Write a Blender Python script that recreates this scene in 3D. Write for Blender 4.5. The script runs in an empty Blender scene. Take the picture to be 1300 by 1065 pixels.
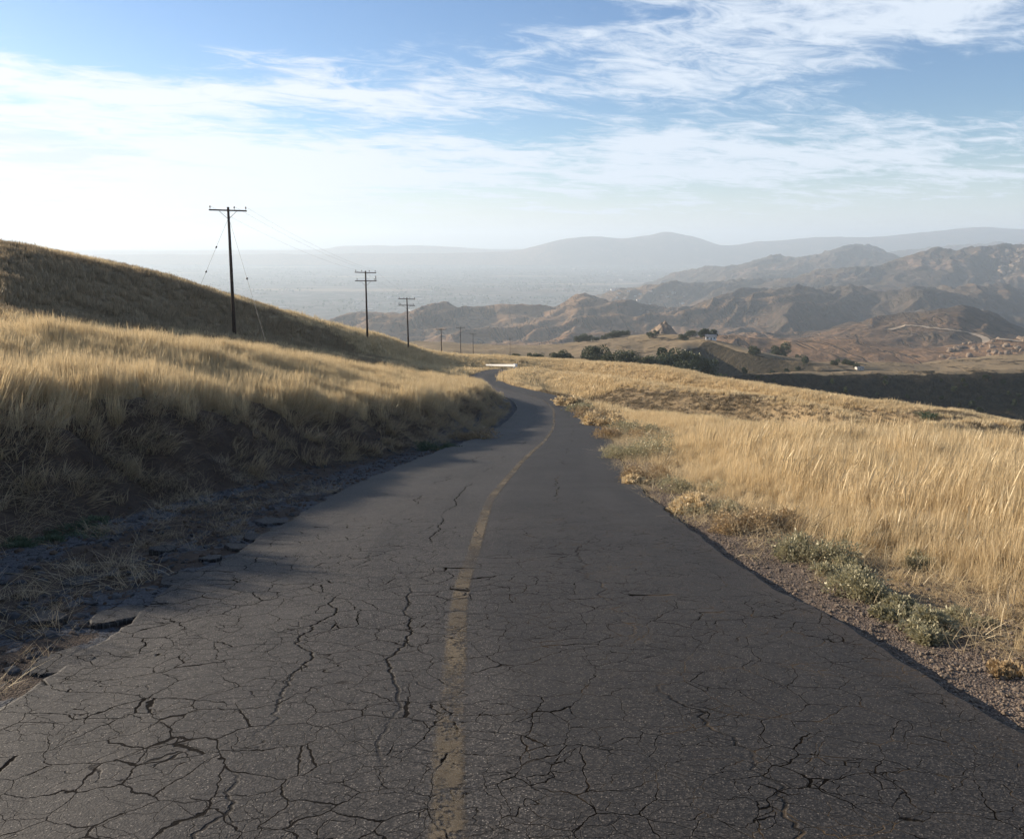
import bpy, bmesh, math, random
import numpy as np
from mathutils import Vector, Matrix
R = math.radians
rng = np.random.default_rng(7)
random.seed(7)
SC = bpy.context.scene
COL = SC.collection

# ------------------------------------------------------------------ camera
F, PITCH = 1000.0, R(10.6)
CP, SP = math.cos(PITCH), math.sin(PITCH)
cam_d = bpy.data.cameras.new("camera")
cam = bpy.data.objects.new("camera", cam_d); COL.objects.link(cam)
cam.location = (0, 0, 0)
cam.rotation_euler = (R(90) - PITCH, 0, 0)
cam_d.sensor_fit = 'HORIZONTAL'; cam_d.sensor_width = 36.0
cam_d.lens = 36.0 * F / 1300.0
cam_d.shift_y = -(532.5 - 487.5) / 1300.0
cam_d.clip_start = 0.1; cam_d.clip_end = 150000
SC.camera = cam

# ------------------------------------------------------------------ sun and sky
SUN_AZ, SUN_EL = R(-60), R(15.3)          # azimuth from straight ahead, negative = to the left
sdir = Vector((math.sin(SUN_AZ) * math.cos(SUN_EL), math.cos(SUN_AZ) * math.cos(SUN_EL), math.sin(SUN_EL)))
sun_d = bpy.data.lights.new("sun", 'SUN'); sun_d.energy = 4.9; sun_d.angle = R(0.55); sun_d.color = (1.0, 0.87, 0.70)
sun = bpy.data.objects.new("sun", sun_d); COL.objects.link(sun)
sun.rotation_euler = sdir.to_track_quat('Z', 'Y').to_euler()
EXPOSURE = 0.78
HAZE = 1.16e-4
SC.view_settings.view_transform = 'Standard'; SC.view_settings.look = 'None'
SC.view_settings.exposure = EXPOSURE; SC.view_settings.gamma = 1.0
SC.view_settings.use_curve_mapping = False
try:
    SC.cycles.use_denoising = True; SC.cycles.use_adaptive_sampling = True; SC.cycles.adaptive_threshold = 0.02
    SC.cycles.denoiser = 'OPENIMAGEDENOISE'
    SC.cycles.max_bounces = 5; SC.cycles.diffuse_bounces = 3; SC.cycles.transmission_bounces = 3
    SC.cycles.transparent_max_bounces = 8; SC.cycles.volume_bounces = 3
    SC.cycles.sample_clamp_indirect = 4.0
except Exception: pass

class NT:
    """small helper for node trees"""
    def __init__(s, tree): s.t = tree; tree.nodes.clear()
    def n(s, typ, **kw):
        nd = s.t.nodes.new(typ)
        for k, v in kw.items():
            if k.startswith('in_'):
                key = k[3:]; key = int(key) if key.isdigit() else key.replace('_', ' ')
                s.set(nd.inputs[key], v)
            else: setattr(nd, k, v)
        return nd
    def set(s, sock, v):
        if hasattr(v, 'is_output') or isinstance(v, bpy.types.NodeSocket): s.t.links.new(v, sock)
        elif isinstance(v, bpy.types.Node): s.t.links.new(v.outputs[0], sock)
        else:
            if sock.type == 'RGBA' and len(v) == 3: v = (*v, 1)
            sock.default_value = v
    def m(s, op, a, b=0.0, c=0.0, clamp=False):
        nd = s.t.nodes.new('ShaderNodeMath'); nd.operation = op; nd.use_clamp = clamp
        s.set(nd.inputs[0], a); s.set(nd.inputs[1], b); s.set(nd.inputs[2], c); return nd.outputs[0]
    def v(s, op, a, b=(0, 0, 0), scale=None):
        nd = s.t.nodes.new('ShaderNodeVectorMath'); nd.operation = op
        s.set(nd.inputs[0], a); s.set(nd.inputs[1], b)
        if scale is not None: s.set(nd.inputs[3], scale)
        return nd.outputs[0]
    def ss(s, x, lo, hi, a=0.0, b=1.0):
        nd = s.t.nodes.new('ShaderNodeMapRange'); nd.interpolation_type = 'SMOOTHSTEP'
        s.set(nd.inputs[0], x); s.set(nd.inputs[1], lo); s.set(nd.inputs[2], hi); s.set(nd.inputs[3], a); s.set(nd.inputs[4], b)
        return nd.outputs[0]
    def mix(s, f, a, b, mode='MIX'):
        nd = s.t.nodes.new('ShaderNodeMix'); nd.data_type = 'RGBA'; nd.blend_type = mode
        s.set(nd.inputs[0], f); s.set(nd.inputs[6], a); s.set(nd.inputs[7], b); return nd.outputs[2]
    def noise(s, vec, scale, detail=4, rough=0.55, dist=0.0, out=0):
        nd = s.n('ShaderNodeTexNoise'); s.set(nd.inputs['Vector'], vec)
        nd.inputs['Scale'].default_value = scale; nd.inputs['Detail'].default_value = detail
        nd.inputs['Roughness'].default_value = rough; nd.inputs['Distortion'].default_value = dist
        return nd.outputs[out]
    def vor(s, vec, scale, feature='F1', out='Distance', rand=1.0):
        nd = s.n('ShaderNodeTexVoronoi', feature=feature); s.set(nd.inputs['Vector'], vec)
        nd.inputs['Scale'].default_value = scale; nd.inputs['Randomness'].default_value = rand
        return nd.outputs[out]
    def comb(s, x, y, z):
        nd = s.n('ShaderNodeCombineXYZ'); s.set(nd.inputs[0], x); s.set(nd.inputs[1], y); s.set(nd.inputs[2], z); return nd.outputs[0]

def px_dir(px, py):
    X = (px - 650) / F; Yc = (487.5 - py) / F
    return np.array([X, CP + SP * Yc, -SP + CP * Yc])
def at(px, py, y):
    d = px_dir(px, py); return d * (y / d[1])

world = bpy.data.worlds.new("World"); SC.world = world; world.use_nodes = True
W = NT(world.node_tree)
sky = W.n('ShaderNodeTexSky'); sky.sky_type = 'NISHITA'; sky.sun_disc = False
sky.sun_elevation = SUN_EL; sky.sun_rotation = SUN_AZ % (2 * math.pi)
sky.altitude = 400; sky.air_density = 1.0; sky.dust_density = 0.35; sky.ozone_density = 2.2
geo = W.n('ShaderNodeTexCoord')
dirv = geo.outputs['Generated']
sep = W.n('ShaderNodeSeparateXYZ'); W.set(sep.inputs[0], dirv)
zc = W.m('ADD', W.m('MAXIMUM', sep.outputs[2], 0.0), 0.09)
cx = W.m('DIVIDE', sep.outputs[0], zc); cy = W.m('DIVIDE', sep.outputs[1], zc)
# rotate so that the streaks of cirrus run from the lower left to the upper right
a_ = R(24)
qx = W.m('ADD', W.m('MULTIPLY', cx, math.cos(a_)), W.m('MULTIPLY', cy, math.sin(a_)))
qy = W.m('SUBTRACT', W.m('MULTIPLY', cy, math.cos(a_)), W.m('MULTIPLY', cx, math.sin(a_)))
pc = W.comb(W.m('MULTIPLY', qx, 0.62), qy, 0.0)
n1 = W.noise(pc, 1.5, 9, 0.62, 0.55)
n2 = W.noise(pc, 5.5, 8, 0.68, 0.9)
n3 = W.noise(W.v('ADD', W.comb(cx, cy, 0.0), (7.3, 2.1, 0)), 0.55, 3, 0.5, 0.2)
dens = W.m('ADD', W.m('MULTIPLY', n1, 1.5), W.m('ADD', W.m('MULTIPLY', n2, 1.25), W.m('MULTIPLY', n3, 0.75)))
dens = W.m('SUBTRACT', dens, 1.26)
def blob(px, py, sx, sy, amp):
    d = px_dir(px, py); d = d / np.linalg.norm(d)
    X, Y = d[0], d[2]
    ex = W.m('DIVIDE', W.m('SUBTRACT', sep.outputs[0], float(X)), sx / F)
    ey = W.m('DIVIDE', W.m('SUBTRACT', sep.outputs[2], float(Y)), sy / F)
    r2 = W.m('ADD', W.m('MULTIPLY', ex, ex), W.m('MULTIPLY', ey, ey))
    return W.m('MULTIPLY', W.m('EXPONENT', W.m('MULTIPLY', r2, -1.0)), amp)
bias = None
for b in [(210, 118, 110, 22, .42), (60, 185, 230, 50, .26), (230, 190, 240, 70, .12), (640, 215, 330, 40, .14), (1100, 75, 120, 20, .15), (90, 250, 260, 26, .26), (330, 262, 160, 16, .2), (30, 95, 70, 16, .34), (400, 208, 110, 22, .34), (580, 188, 60, 16, .38), (360, 75, 110, 14, .22), (700, 40, 90, 24, .15),
          (960, 55, 170, 50, .26), (640, 105, 170, 26, .22), (820, 185, 60, 18, .28), (1130, 195, 240, 34, .30),
          (480, 15, 260, 26, -.30), (150, 20, 200, 34, -.35), (1240, 110, 90, 34, -.25), (400, 150, 80, 24, -.18), (1240, 10, 130, 24, .25), (560, 140, 120, 16, .20), (760, 235, 300, 34, .22), (1000, 140, 120, 12, -.15)]:
    bb = blob(*b); bias = bb if bias is None else W.m('ADD', bias, bb)
dens = W.m('ADD', dens, bias)
cloud = W.ss(dens, 0.42, 0.96)
low = W.ss(sep.outputs[2], 0.12, -0.02)                    # thin veil near the horizon
cloud = W.m('MAXIMUM', W.m('MULTIPLY', cloud, 0.93), W.m('MULTIPLY', low, 0.74))
sunv = W.v('DOT_PRODUCT', dirv, tuple(sdir))
sd = W.t.nodes.new('ShaderNodeVectorMath'); sd.operation = 'DOT_PRODUCT'; W.set(sd.inputs[0], dirv); sd.inputs[1].default_value = sdir
glow = W.ss(sd.outputs['Value'], 0.35, 1.0)
ccol = W.mix(glow, (5.9, 6.55, 7.4, 1), (7.3, 7.6, 8.0, 1))
skyl = W.v('MINIMUM', sky.outputs[0], (6.2, 6.6, 7.2))
skyc = W.mix(1.0, skyl, (0.93, 1.0, 1.15, 1), 'MULTIPLY')
mixc = W.mix(cloud, skyc, ccol)
bg = W.n('ShaderNodeBackground'); W.set(bg.inputs[0], mixc); bg.inputs[1].default_value = 0.080
wo = W.n('ShaderNodeOutputWorld'); W.set(wo.inputs[0], bg)

# ------------------------------------------------------------------ noise and terrain function
def _hash(ix, iy, seed):
    h = (ix.astype(np.int64) * 374761393 + iy.astype(np.int64) * 668265263 + seed * 1442695041) & 0xffffffff
    h = ((h ^ (h >> 13)) * 1274126177) & 0xffffffff
    h = (h ^ (h >> 16)) & 0xffffffff
    return h.astype(np.float64) / 4294967295.0
def pnoise(x, y, seed=0):
    """gradient noise in about -1..1"""
    ix = np.floor(x); iy = np.floor(y); fx = x - ix; fy = y - iy
    u = fx * fx * fx * (fx * (fx * 6 - 15) + 10); v = fy * fy * fy * (fy * (fy * 6 - 15) + 10)
    r = 0
    for ox in (0, 1):
        for oy in (0, 1):
            a = _hash(ix + ox, iy + oy, seed) * 2 * math.pi
            g = np.cos(a) * (fx - ox) + np.sin(a) * (fy - oy)
            r = r + g * (u if ox else 1 - u) * (v if oy else 1 - v)
    return r * 1.5
def fbm(x, y, oct=4, seed=0, gain=0.5):
    s = 0; a = 1.0
    for k in range(oct): s = s + a * pnoise(x * 2 ** k, y * 2 ** k, seed + k); a *= gain
    return s
def ridged(x, y, oct=4, seed=0, gain=0.5):
    s = 0; a = 1.0; n = 0; w = 1.0
    for k in range(oct):
        r = (1 - np.abs(pnoise(x * 2.03 ** k, y * 2.03 ** k, seed + k))) ** 2
        s = s + a * r * w; n += a; w = np.clip(r * 1.6, 0, 1); a *= gain
    return s / n
def sstep(a, b, x):
    t = np.clip((x - a) / (b - a), 0, 1); return t * t * (3 - 2 * t)
def pchip(xk, yk, x):
    xk = np.asarray(xk, float); yk = np.asarray(yk, float); x = np.clip(x, xk[0], xk[-1])
    h = np.diff(xk); dl = np.diff(yk) / h; d = np.zeros_like(yk)
    for i in range(1, len(xk) - 1):
        if dl[i - 1] * dl[i] > 0:
            w1 = 2 * h[i] + h[i - 1]; w2 = h[i] + 2 * h[i - 1]
            d[i] = (w1 + w2) / (w1 / dl[i - 1] + w2 / dl[i])
    d[0] = dl[0]; d[-1] = dl[-1]
    i = np.clip(np.searchsorted(xk, x) - 1, 0, len(xk) - 2)
    t = (x - xk[i]) / h[i]
    return ((2*t**3-3*t**2+1)*yk[i] + (t**3-2*t**2+t)*h[i]*d[i] + (-2*t**3+3*t**2)*yk[i+1] + (t**3-t**2)*h[i]*d[i+1])

# every row is a brow, a crest or the hollow behind it: (pixel x, pixel y, metres ahead) or ('z', pixel x, z, metres ahead)
G1, G2 = 0.50, 0.40      # height of the grass that stands on the brow
FL = -420.0              # the far valley floor
KEYS = [
 ('z', [(0, 1.3, 0.5), (300, 1.0, 0.5), (560, -.8, 0.5), (700, -1.7, 0.5), (900, -1.75, 0.5), (1300, -1.8, 0.5)]),
 ('z', [(0, -.65, 8), (180, -1.0, 8), (400, -1.7, 8), (560, -2.6, 8), (700, -3.2, 8), (900, -3.25, 8), (1300, -3.3, 8)]),
 ('g1', [(0, 390, 17), (200, 421, 25), (400, 449, 38), (520, 459, 48), (600, 467, 60), (650, 490, 66), (720, 503, 52), (900, 530, 42), (1040, 548, 36), (1130, 562, 33), (1200, 567, 32), (1300, 574, 32)]),
 ('d', 2, [(0, .2, 1.6), (300, .2, 1.5), (600, .2, 1.2), (700, .4, 1.4), (850, .66, 3.6), (1000, .70, 5.6), (1130, .70, 6.8), (1180, .6, 4.5), (1300, .5, 2.2)]),
 ('g2', [(0, 386, 50), (150, 405, 60), (292, 417, 73), (400, 440, 86), (500, 456, 108), (560, 464, 126), (600, 468, 138), (650, 472, 146), (720, 474, 135), (800, 487, 104), (1000, 507, 80), (1075, 524, 66), (1105, 537, 63), (1132, 547, 60), (1152, 542, 58), (1180, 536, 59), (1220, 533, 61), (1300, 534, 62)]),
 ('d', 4, [(0, .3, -2.4), (292, .3, -.7), (500, .3, 0.5), (650, .5, 1.2), (800, .68, 4.2), (1000, .72, 5.8), (1130, .72, 7.5), (1300, .5, 4.)]),
 ('g2', [(0, 306, 74), (50, 313, 75), (100, 323, 77), (150, 334, 79), (200, 346, 81), (292, 376, 87), (400, 412, 102), (464, 428, 121), (517, 440, 150), (560, 449, 172), (640, 455, 190), (700, 457, 200), (800, 463, 178), (860, 470, 160), (900, 478, 150), (1000, 495, 122), (1120, 516, 102), (1215, 527, 92), (1300, 545, 90)]),
 ('z', [(0, -28, 190), (300, -32, 200), (464, -40, 230), (560, -48, 260), (640, -50, 270), (700, -54, 270), (800, -70, 250), (900, -92, 232), (1000, -100, 220), (1300, -105, 215)]),
 ('p', [(0, 405, 300), (300, 434, 305), (464, 455, 310), (640, 460, 312), (700, 466, 305), (800, 490, 298), (870, 515, 318), (900, 528, 322), (1000, 530, 323), (1150, 530, 323), (1300, 527, 323)]),
 ('p', [(0, 400, 330), (300, 430, 340), (464, 452, 350), (640, 455, 350), (700, 459, 345), (760, 461, 340), (850, 470, 335), (900, 479, 335), (960, 476, 340), (1040, 471, 350), (1150, 472, 350), (1300, 469, 350)]),
 ('z', [(0, -70, 430), (464, -64, 430), (640, -68, 430), (740, -74, 415), (850, -90, 400), (960, -112, 400), (1100, -100, 410), (1300, -100, 410)]),
 ('p', [(0, 445, 480), (480, 448, 480), (640, 450, 480), (700, 458, 470), (800, 466, 450), (860, 474, 450), (900, 480, 500), (950, 480, 480), (1000, 478, 466), (1040, 473, 440), (1130, 473, 460), (1200, 470, 480), (1300, 466, 480)]),
 ('p', [(0, 440, 650), (300, 440, 680), (480, 432, 690), (560, 434, 700), (640, 438, 700), (700, 437, 690), (760, 430, 650), (800, 426, 620), (850, 424, 590), (900, 430, 540), (950, 444, 510), (1000, 457, 490), (1040, 464, 480), (1130, 464, 490), (1200, 459, 520), (1300, 452, 520)]),
 ('z', [(0, -150, 800), (480, -145, 840), (640, -140, 860), (760, -128, 800), (850, -112, 760), (900, -118, 740), (1000, -124, 700), (1130, -126, 680), (1300, -125, 680)]),
 ('p', [(0, 455, 1000), (640, 446, 1000), (760, 434, 960), (850, 428, 930), (900, 427, 900), (1000, 434, 880), (1060, 433, 880), (1100, 433, 880), (1160, 440, 860), (1300, 432, 860)]),
 ('p', [(0, 462, 1150), (640, 452, 1150), (850, 445, 1050), (1000, 446, 1010), (1060, 444, 1010), (1160, 446, 980), (1300, 436, 980)]),
 ('p', [(0, 440, 1500), (600, 434, 1500), (800, 428, 1450), (900, 430, 1400), (1000, 424, 1400), (1060, 411, 1380), (1110, 401, 1360), (1160, 395, 1340), (1200, 391, 1330), (1222, 389, 1330), (1245, 397, 1340), (1300, 418, 1350)]),
 ('z', [(0, FL, 1900), (480, -240, 1850), (640, -225, 1800), (800, -215, 1800), (1000, -205, 1750), (1300, -190, 1700)]),
 ('p', [(0, 420, 2500), (340, 412, 2450), (400, 402, 2400), (440, 394, 2400), (500, 392, 2400), (547, 384, 2400), (600, 390, 2350), (640, 386, 2350), (700, 391, 2350), (745, 373, 2450), (780, 374, 2450), (820, 388, 2400), (870, 384, 2400), (930, 368, 2500), (1000, 362, 2500), (1050, 365, 2450), (1100, 364, 2500), (1200, 360, 2500), (1300, 365, 2500)]),
 ('z', [(0, FL, 3100), (400, FL, 3000), (800, FL + 10, 3100), (1000, -215, 3000), (1300, -200, 3000)]),
 ('p', [(0, 421, 3500), (640, 419, 3500), (735, 384, 3600), (790, 362, 3700), (850, 357, 3700), (890, 360, 3700), (930, 358, 3800), (1000, 350, 3800), (1060, 341, 3800), (1150, 325, 3800), (1200, 315, 3800), (1240, 313, 3800), (1300, 312, 3800)]),
 ('z', [(0, FL, 4700), (700, FL, 4700), (850, FL, 4700), (950, -235, 4700), (1300, -180, 4700)]),
 ('p', [(0, 370, 6000), (790, 369, 6000), (870, 343, 6000), (940, 334, 6000), (985, 323, 6000), (1030, 321, 6000), (1060, 313, 6000), (1085, 311, 6000), (1120, 314, 6000), (1155, 327, 6000), (1300, 318, 6000)]),
 ('z', [(0, FL, 7500), (900, FL, 7500), (1300, -240, 7500)]),
 ('z', [(0, FL, 8800), (1000, FL, 8600), (1100, -180, 8600), (1180, -95, 8600), (1240, -55, 8600), (1300, -58, 8600)]),
 ('z', [(0, FL, 11200), (1300, FL, 11200)]),
 ('p', [(0, 324, 12500), (400, 322, 12500), (640, 320, 12500), (685, 310, 12500), (715, 303, 12500), (760, 300, 12500), (790, 302, 12500), (822, 299, 12500), (845, 294, 12500), (870, 298, 12500), (893, 304, 12500), (920, 311, 12500), (960, 307, 12500), (1040, 301, 12500), (1100, 300, 12500), (1160, 296, 12500), (1215, 290, 12500), (1250, 288, 12500), (1300, 291, 12500)]),
 ('z', [(0, FL, 14600), (1300, FL, 14600)]),
 ('p', [(0, 319, 15500), (400, 318, 15500), (440, 312, 15500), (530, 312, 15500), (640, 317, 15500), (1300, 312, 15500)]),
 ('z', [(0, FL, 24000), (1300, FL, 24000)]),
]
NU = 1400
UT = np.linspace(-0.72, 0.72, NU)
def smooth(a, k):
    if k < 2: return a
    w = np.hanning(2 * k + 1); w /= w.sum()
    return np.convolve(np.pad(a, k, mode='edge'), w, mode='valid')
TY = []; TZ = []
for K in KEYS:
    if K[0] == 'd':      # hollow between two brows: placed once the next brow is known
        TY.append(None); TZ.append(None); continue
    us, ys, zs = [], [], []
    for p in K[1]:
        if K[0] == 'z':
            us.append((p[0] - 650) / F * 1.03); ys.append(p[2]); zs.append(p[1])
        else:
            d = px_dir(p[0], p[1]); us.append(d[0] / d[1]); ys.append(p[2])
            zs.append(d[2] / d[1] * p[2] - {'p': 0, 'g1': G1, 'g2': G2}[K[0]])
    ly = pchip(us, np.log(ys), UT); tt = pchip(us, np.array(zs) / np.array(ys), UT)
    ly = smooth(ly, 14)
    tt = smooth(tt, 5)
    TY.append(np.exp(ly)); TZ.append(tt * np.exp(ly))
for i, K in enumerate(KEYS):
    if K[0] == 'd':
        us = [(p[0] - 650) / F for p in K[2]]
        f = smooth(np.interp(UT, us, [p[1] for p in K[2]]), 12); dr = smooth(np.interp(UT, us, [p[2] for p in K[2]]), 12)
        TY[i] = TY[i - 1] * (1 - f) + TY[i + 1] * f; TZ[i] = TZ[i - 1] * TY[i] / TY[i - 1] - dr
TY = np.array(TY); TZ = np.array(TZ)
for k in range(1, len(TY)): TY[k] = np.maximum(TY[k], TY[k - 1] * 1.03)
UMAX = 0.70
def kindex(x, y):
    u = np.clip(x / np.maximum(y, .5), -UMAX, UMAX); fi = (u - UT[0]) / (UT[1] - UT[0]); i0 = np.clip(fi.astype(int), 0, NU - 2)
    Yk = TY[:9, i0]; k = np.clip((Yk < y).sum(axis=0) - 1, 0, 7); c = np.arange(len(x))
    return k + np.clip((y - Yk[k, c]) / (Yk[k + 1, c] - Yk[k, c]), 0, 1)
def brown(x, y):  # bands where darker grass colour also stands in for shade, crests left pale
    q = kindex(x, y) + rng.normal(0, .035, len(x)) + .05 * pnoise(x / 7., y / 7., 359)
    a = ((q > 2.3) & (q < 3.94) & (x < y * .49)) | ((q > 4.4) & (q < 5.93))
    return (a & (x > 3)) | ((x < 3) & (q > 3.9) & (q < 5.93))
def profile(x, y):
    x = np.asarray(x, float).ravel(); y = np.asarray(y, float).ravel(); out = np.empty_like(x); eff = np.empty_like(x)
    r = np.hypot(x, y); az = np.arctan2(x, y); am = math.atan(UMAX)
    azc = np.clip(az, -am, am)
    u = np.tan(azc); yy = np.maximum(r * np.cos(azc), 0.5)
    for a in range(0, len(x), 60000):
        s = slice(a, a + 60000)
        fi = (u[s] - UT[0]) / (UT[1] - UT[0]); i0 = np.clip(fi.astype(int), 0, NU - 2); f = fi - i0
        Yk = TY[:, i0] * (1 - f) + TY[:, i0 + 1] * f
        Zk = TZ[:, i0] * (1 - f) + TZ[:, i0 + 1] * f
        h = np.diff(Yk, axis=0); dl = np.diff(Zk, axis=0) / h
        dd = np.zeros_like(Zk)
        a0, a1 = dl[:-1], dl[1:]; h0, h1 = h[:-1], h[1:]
        w1 = 2 * h1 + h0; w2 = h1 + 2 * h0
        same = a0 * a1 > 0
        with np.errstate(divide='ignore', invalid='ignore'):
            hm = (w1 + w2) / (w1 / a0 + w2 / a1)
        dd[1:-1] = np.where(same, hm, 0); dd[0] = dl[0]
        q = yy[s]
        k = np.clip((Yk < q).sum(axis=0) - 1, 0, len(TY) - 2); c = np.arange(len(q))
        t = np.clip((q - Yk[k, c]) / h[k, c], 0, 1)
        H = h[k, c]
        out[s] = ((2*t**3-3*t**2+1)*Zk[k, c] + (t**3-2*t**2+t)*H*dd[k, c] + (-2*t**3+3*t**2)*Zk[k+1, c] + (t**3-t**2)*H*dd[k+1, c])
    return out, yy
CY = [-40, -10, 0, 3, 6.7, 10, 15.2, 20, 26, 36, 45, 54, 62, 72, 84, 100, 115, 130, 142, 160]
CX = [3.4, 1.0, .17, -.07, -.36, -.36, -.06, .38, 1.0, 1.85, 2.35, 2.75, 2.55, 1.6, -.5, -3.2, -4.4, -3.4, -1.0, 4.5]
CZY = [-40, 0, 15, 26, 45, 62, 72, 84, 100, 115, 130, 142, 160]
CZZ = [6.4, -1.6, -4.6, -6.85, -10.4, -13.06, -14.6, -16.4, -18.7, -20.6, -22.4, -23.9, -27.5]
_ty = np.linspace(-40, 160, 4001)
_tx = smooth(pchip(CY, CX, _ty), 30); _tz = smooth(pchip(CZY, CZZ, _ty), 60)
_slope = np.gradient(_tx, _ty)
def road_x(y): return np.interp(y, _ty, _tx)
def road_z(y): return np.interp(y, _ty, _tz)
def road_d(x, y):
    sl = np.interp(y, _ty, _slope); return (x - road_x(y)) / np.sqrt(1 + sl * sl)
HWL, HWR = 2.42, 2.42
def edge_l(y): return -HWL + 0.07 * pnoise(y * 0.9, y * 0 + 3.3, 31) + 0.05 * pnoise(y * 3.7, y * 0, 32) + 0.02 * pnoise(y * 13, y * 0, 33)
def edge_r(y): return HWR + 0.05 * pnoise(y * 0.8, y * 0 + 5.3, 41) + 0.03 * pnoise(y * 3.1, y * 0, 42) + 0.012 * pnoise(y * 13, y * 0, 43)
def bank_base(y): return -np.interp(y, [-40, 0, 11, 17, 24, 30, 150], [5.0, 4.95, 4.8, 4.0, 3.3, 2.85, 2.8])
def terrain(x, y, fine=True):
    x = np.asarray(x, float).ravel(); y = np.asarray(y, float).ravel()
    z, yy = profile(x, y)
    r = np.hypot(x, y)
    # folds and small relief, growing with distance
    z = z + 0.10 * fbm(x / 5.0, y / 5.0, 3, 11) * sstep(6, 30, r)
    z = z + 0.26 * fbm(x / 26.0, y / 26.0, 3, 15) * sstep(60, 200, r) + 2.4 * fbm(x / 85., y / 85., 4, 21) * sstep(230, 450, r)
    m = sstep(480, 1000, yy) * (1 - sstep(9500, 11500, yy))
    if m.max() > 0:
        S = m > 0
        X, Y, M = x[S], y[S], m[S]
        hz = sstep(FL + 4, FL + 75, z[S])
        wx = X + 110 * fbm(X / 800., Y / 800., 3, 51); wy = Y + 110 * fbm(X / 800., Y / 800., 3, 57)
        al = wx * .62 + wy * .78; ac = wx * .78 - wy * .62          # spurs run down towards the lower left
        big = ridged(ac / 430., al / 1100., 2, 61, 0.45)
        small = ridged(ac / 75. + al / 900., al / 260., 3, 71, 0.5)
        med = ridged(ac / 165. + .4 * pnoise(al / 300., ac / 300., 66), al / 620., 2, 64, 0.45)
        far = sstep(1150, 1900, yy[S]); nf = 1 - far
        z[S] = z[S] + M * hz * (far * (40 * (big - .72) + 36 * (med - .7) + 15 * (small - .66)) + nf * (10 * (big - .7) + 7 * (small - .66))) + M * hz * far * 5 * fbm(X / 90., Y / 90., 3, 81)
        rck = sstep(.0, .5, fbm(X / 900., Y / 900., 2, 95)) * sstep(700, 1300, X) * sstep(2700, 3100, yy[S]) * (1 - sstep(7000, 8000, yy[S]))
        z[S] = z[S] + rck * 26 * (ridged(X / 110., Y / 110., 4, 97) - .6)
    b = sstep(10500, 12000, yy)
    if b.max() > 0:
        z = z + b * 26 * (ridged(x / 1300., y / 2600., 4, 91) - 0.80)
    # the road bench cut into the slope
    S = (y < 175) & (np.abs(x) < 60)
    if S.any():
        X, Y = x[S], y[S]
        d = road_d(X, Y); zr = road_z(Y)
        wob = 0.35 * pnoise(Y / 3.1, Y * 0 + 1.7, 5) + 0.18 * pnoise(Y / 1.1, X / 1.5, 6)
        bb = bank_base(Y) + wob
        t = np.clip((bb - d) / 2.0, 0, 1)
        wl = 0.61 * (0.15 * t + 0.85 * sstep(0.0, 1.0, t) ** 0.85) + 0.39 * sstep(0, 1, (bb - 2.0 - d) / 8.0)
        wr = sstep(2.9, 10.0, d)
        w = np.where(d < 0, wl, wr)
        end = sstep(143, 165, Y)
        w = w + (1 - w) * end
        base = zr - 0.075
        left = np.clip((-d - HWL) / 0.7, 0, 1) * (d < 0)
        base = base + 0.065 * left - 0.07 * left * np.clip(1.0 - np.abs(d + 3.35) / 0.9, 0, 1)
        zz = base * (1 - w) + z[S] * w
        if fine:
            nearf = 1 - sstep(20, 60, Y)
            off = sstep(2.5, 3.0, np.abs(d + .1))
            rough = off * nearf
            zz = zz + rough * 0.018 * fbm(X / .35, Y / .35, 3, 101)
            # slumped clods and small terraces on the cut face
            face = np.clip(t * (1.25 - t) * 3, 0, 1) * (d < 0)
            zz = zz + face * nearf * (0.16 * fbm(X / .8, Y / .9, 4, 111) + 0.10 * (ridged(X / 1.3, Y / 1.9, 3, 121) - .6))
            # ditch: broken remains of older asphalt with sharp little steps
            dit = np.clip(1 - np.abs(d + 3.55) / 1.15, 0, 1) * (d < 0)
            zz = zz + nearf * np.clip(dit * 2, 0, 1) * (-0.012 + 0.016 * sstep(-.08, .08, fbm(X / .4, Y / .6, 3, 131)) + 0.02 * fbm(X / .12, Y / .12, 2, 133))
        z[S] = zz
    return z
def h1(x, y): return float(terrain(np.array([x]), np.array([y]))[0])

# ------------------------------------------------------------------ mesh helpers
def grid_mesh(name, X, Y, Z, mask=None, attrs=None, smoothf=True):
    n, m = X.shape
    co = np.stack([X, Y, Z], -1).reshape(-1, 3).astype(np.float32)
    idx = np.arange(n * m).reshape(n, m)
    q = np.stack([idx[:-1, :-1], idx[:-1, 1:], idx[1:, 1:], idx[1:, :-1]], -1).reshape(-1, 4)
    if mask is not None: q = q[mask.ravel()]
    return raw_mesh(name, co, q, attrs, smoothf)
def raw_mesh(name, co, q, attrs=None, smoothf=True, mats=None, midx=None):
    me = bpy.data.meshes.new(name); q = np.asarray(q, np.int32); k = q.shape[1]
    me.vertices.add(len(co)); me.vertices.foreach_set('co', np.asarray(co, np.float32).ravel())
    me.loops.add(q.size); me.loops.foreach_set('vertex_index', q.ravel())
    me.polygons.add(len(q)); me.polygons.foreach_set('loop_start', np.arange(0, q.size, k, dtype=np.int32))
    try: me.polygons.foreach_set('loop_total', np.full(len(q), k, np.int32))
    except Exception: pass
    me.polygons.foreach_set('use_smooth', np.full(len(q), smoothf))
    for nm, a in (attrs or {}).items():
        at_ = me.attributes.new(nm, 'FLOAT', 'POINT'); at_.data.foreach_set('value', np.asarray(a, np.float32).ravel())
    me.update(calc_edges=True); me.validate()
    return me
def link(name, me, mat=None, parent=None, **props):
    o = bpy.data.objects.new(name, me); COL.objects.link(o)
    if mat is not None: me.materials.append(mat)
    if parent is not None: o.parent = parent
    for k, v in props.items(): o[k] = v
    return o
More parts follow.
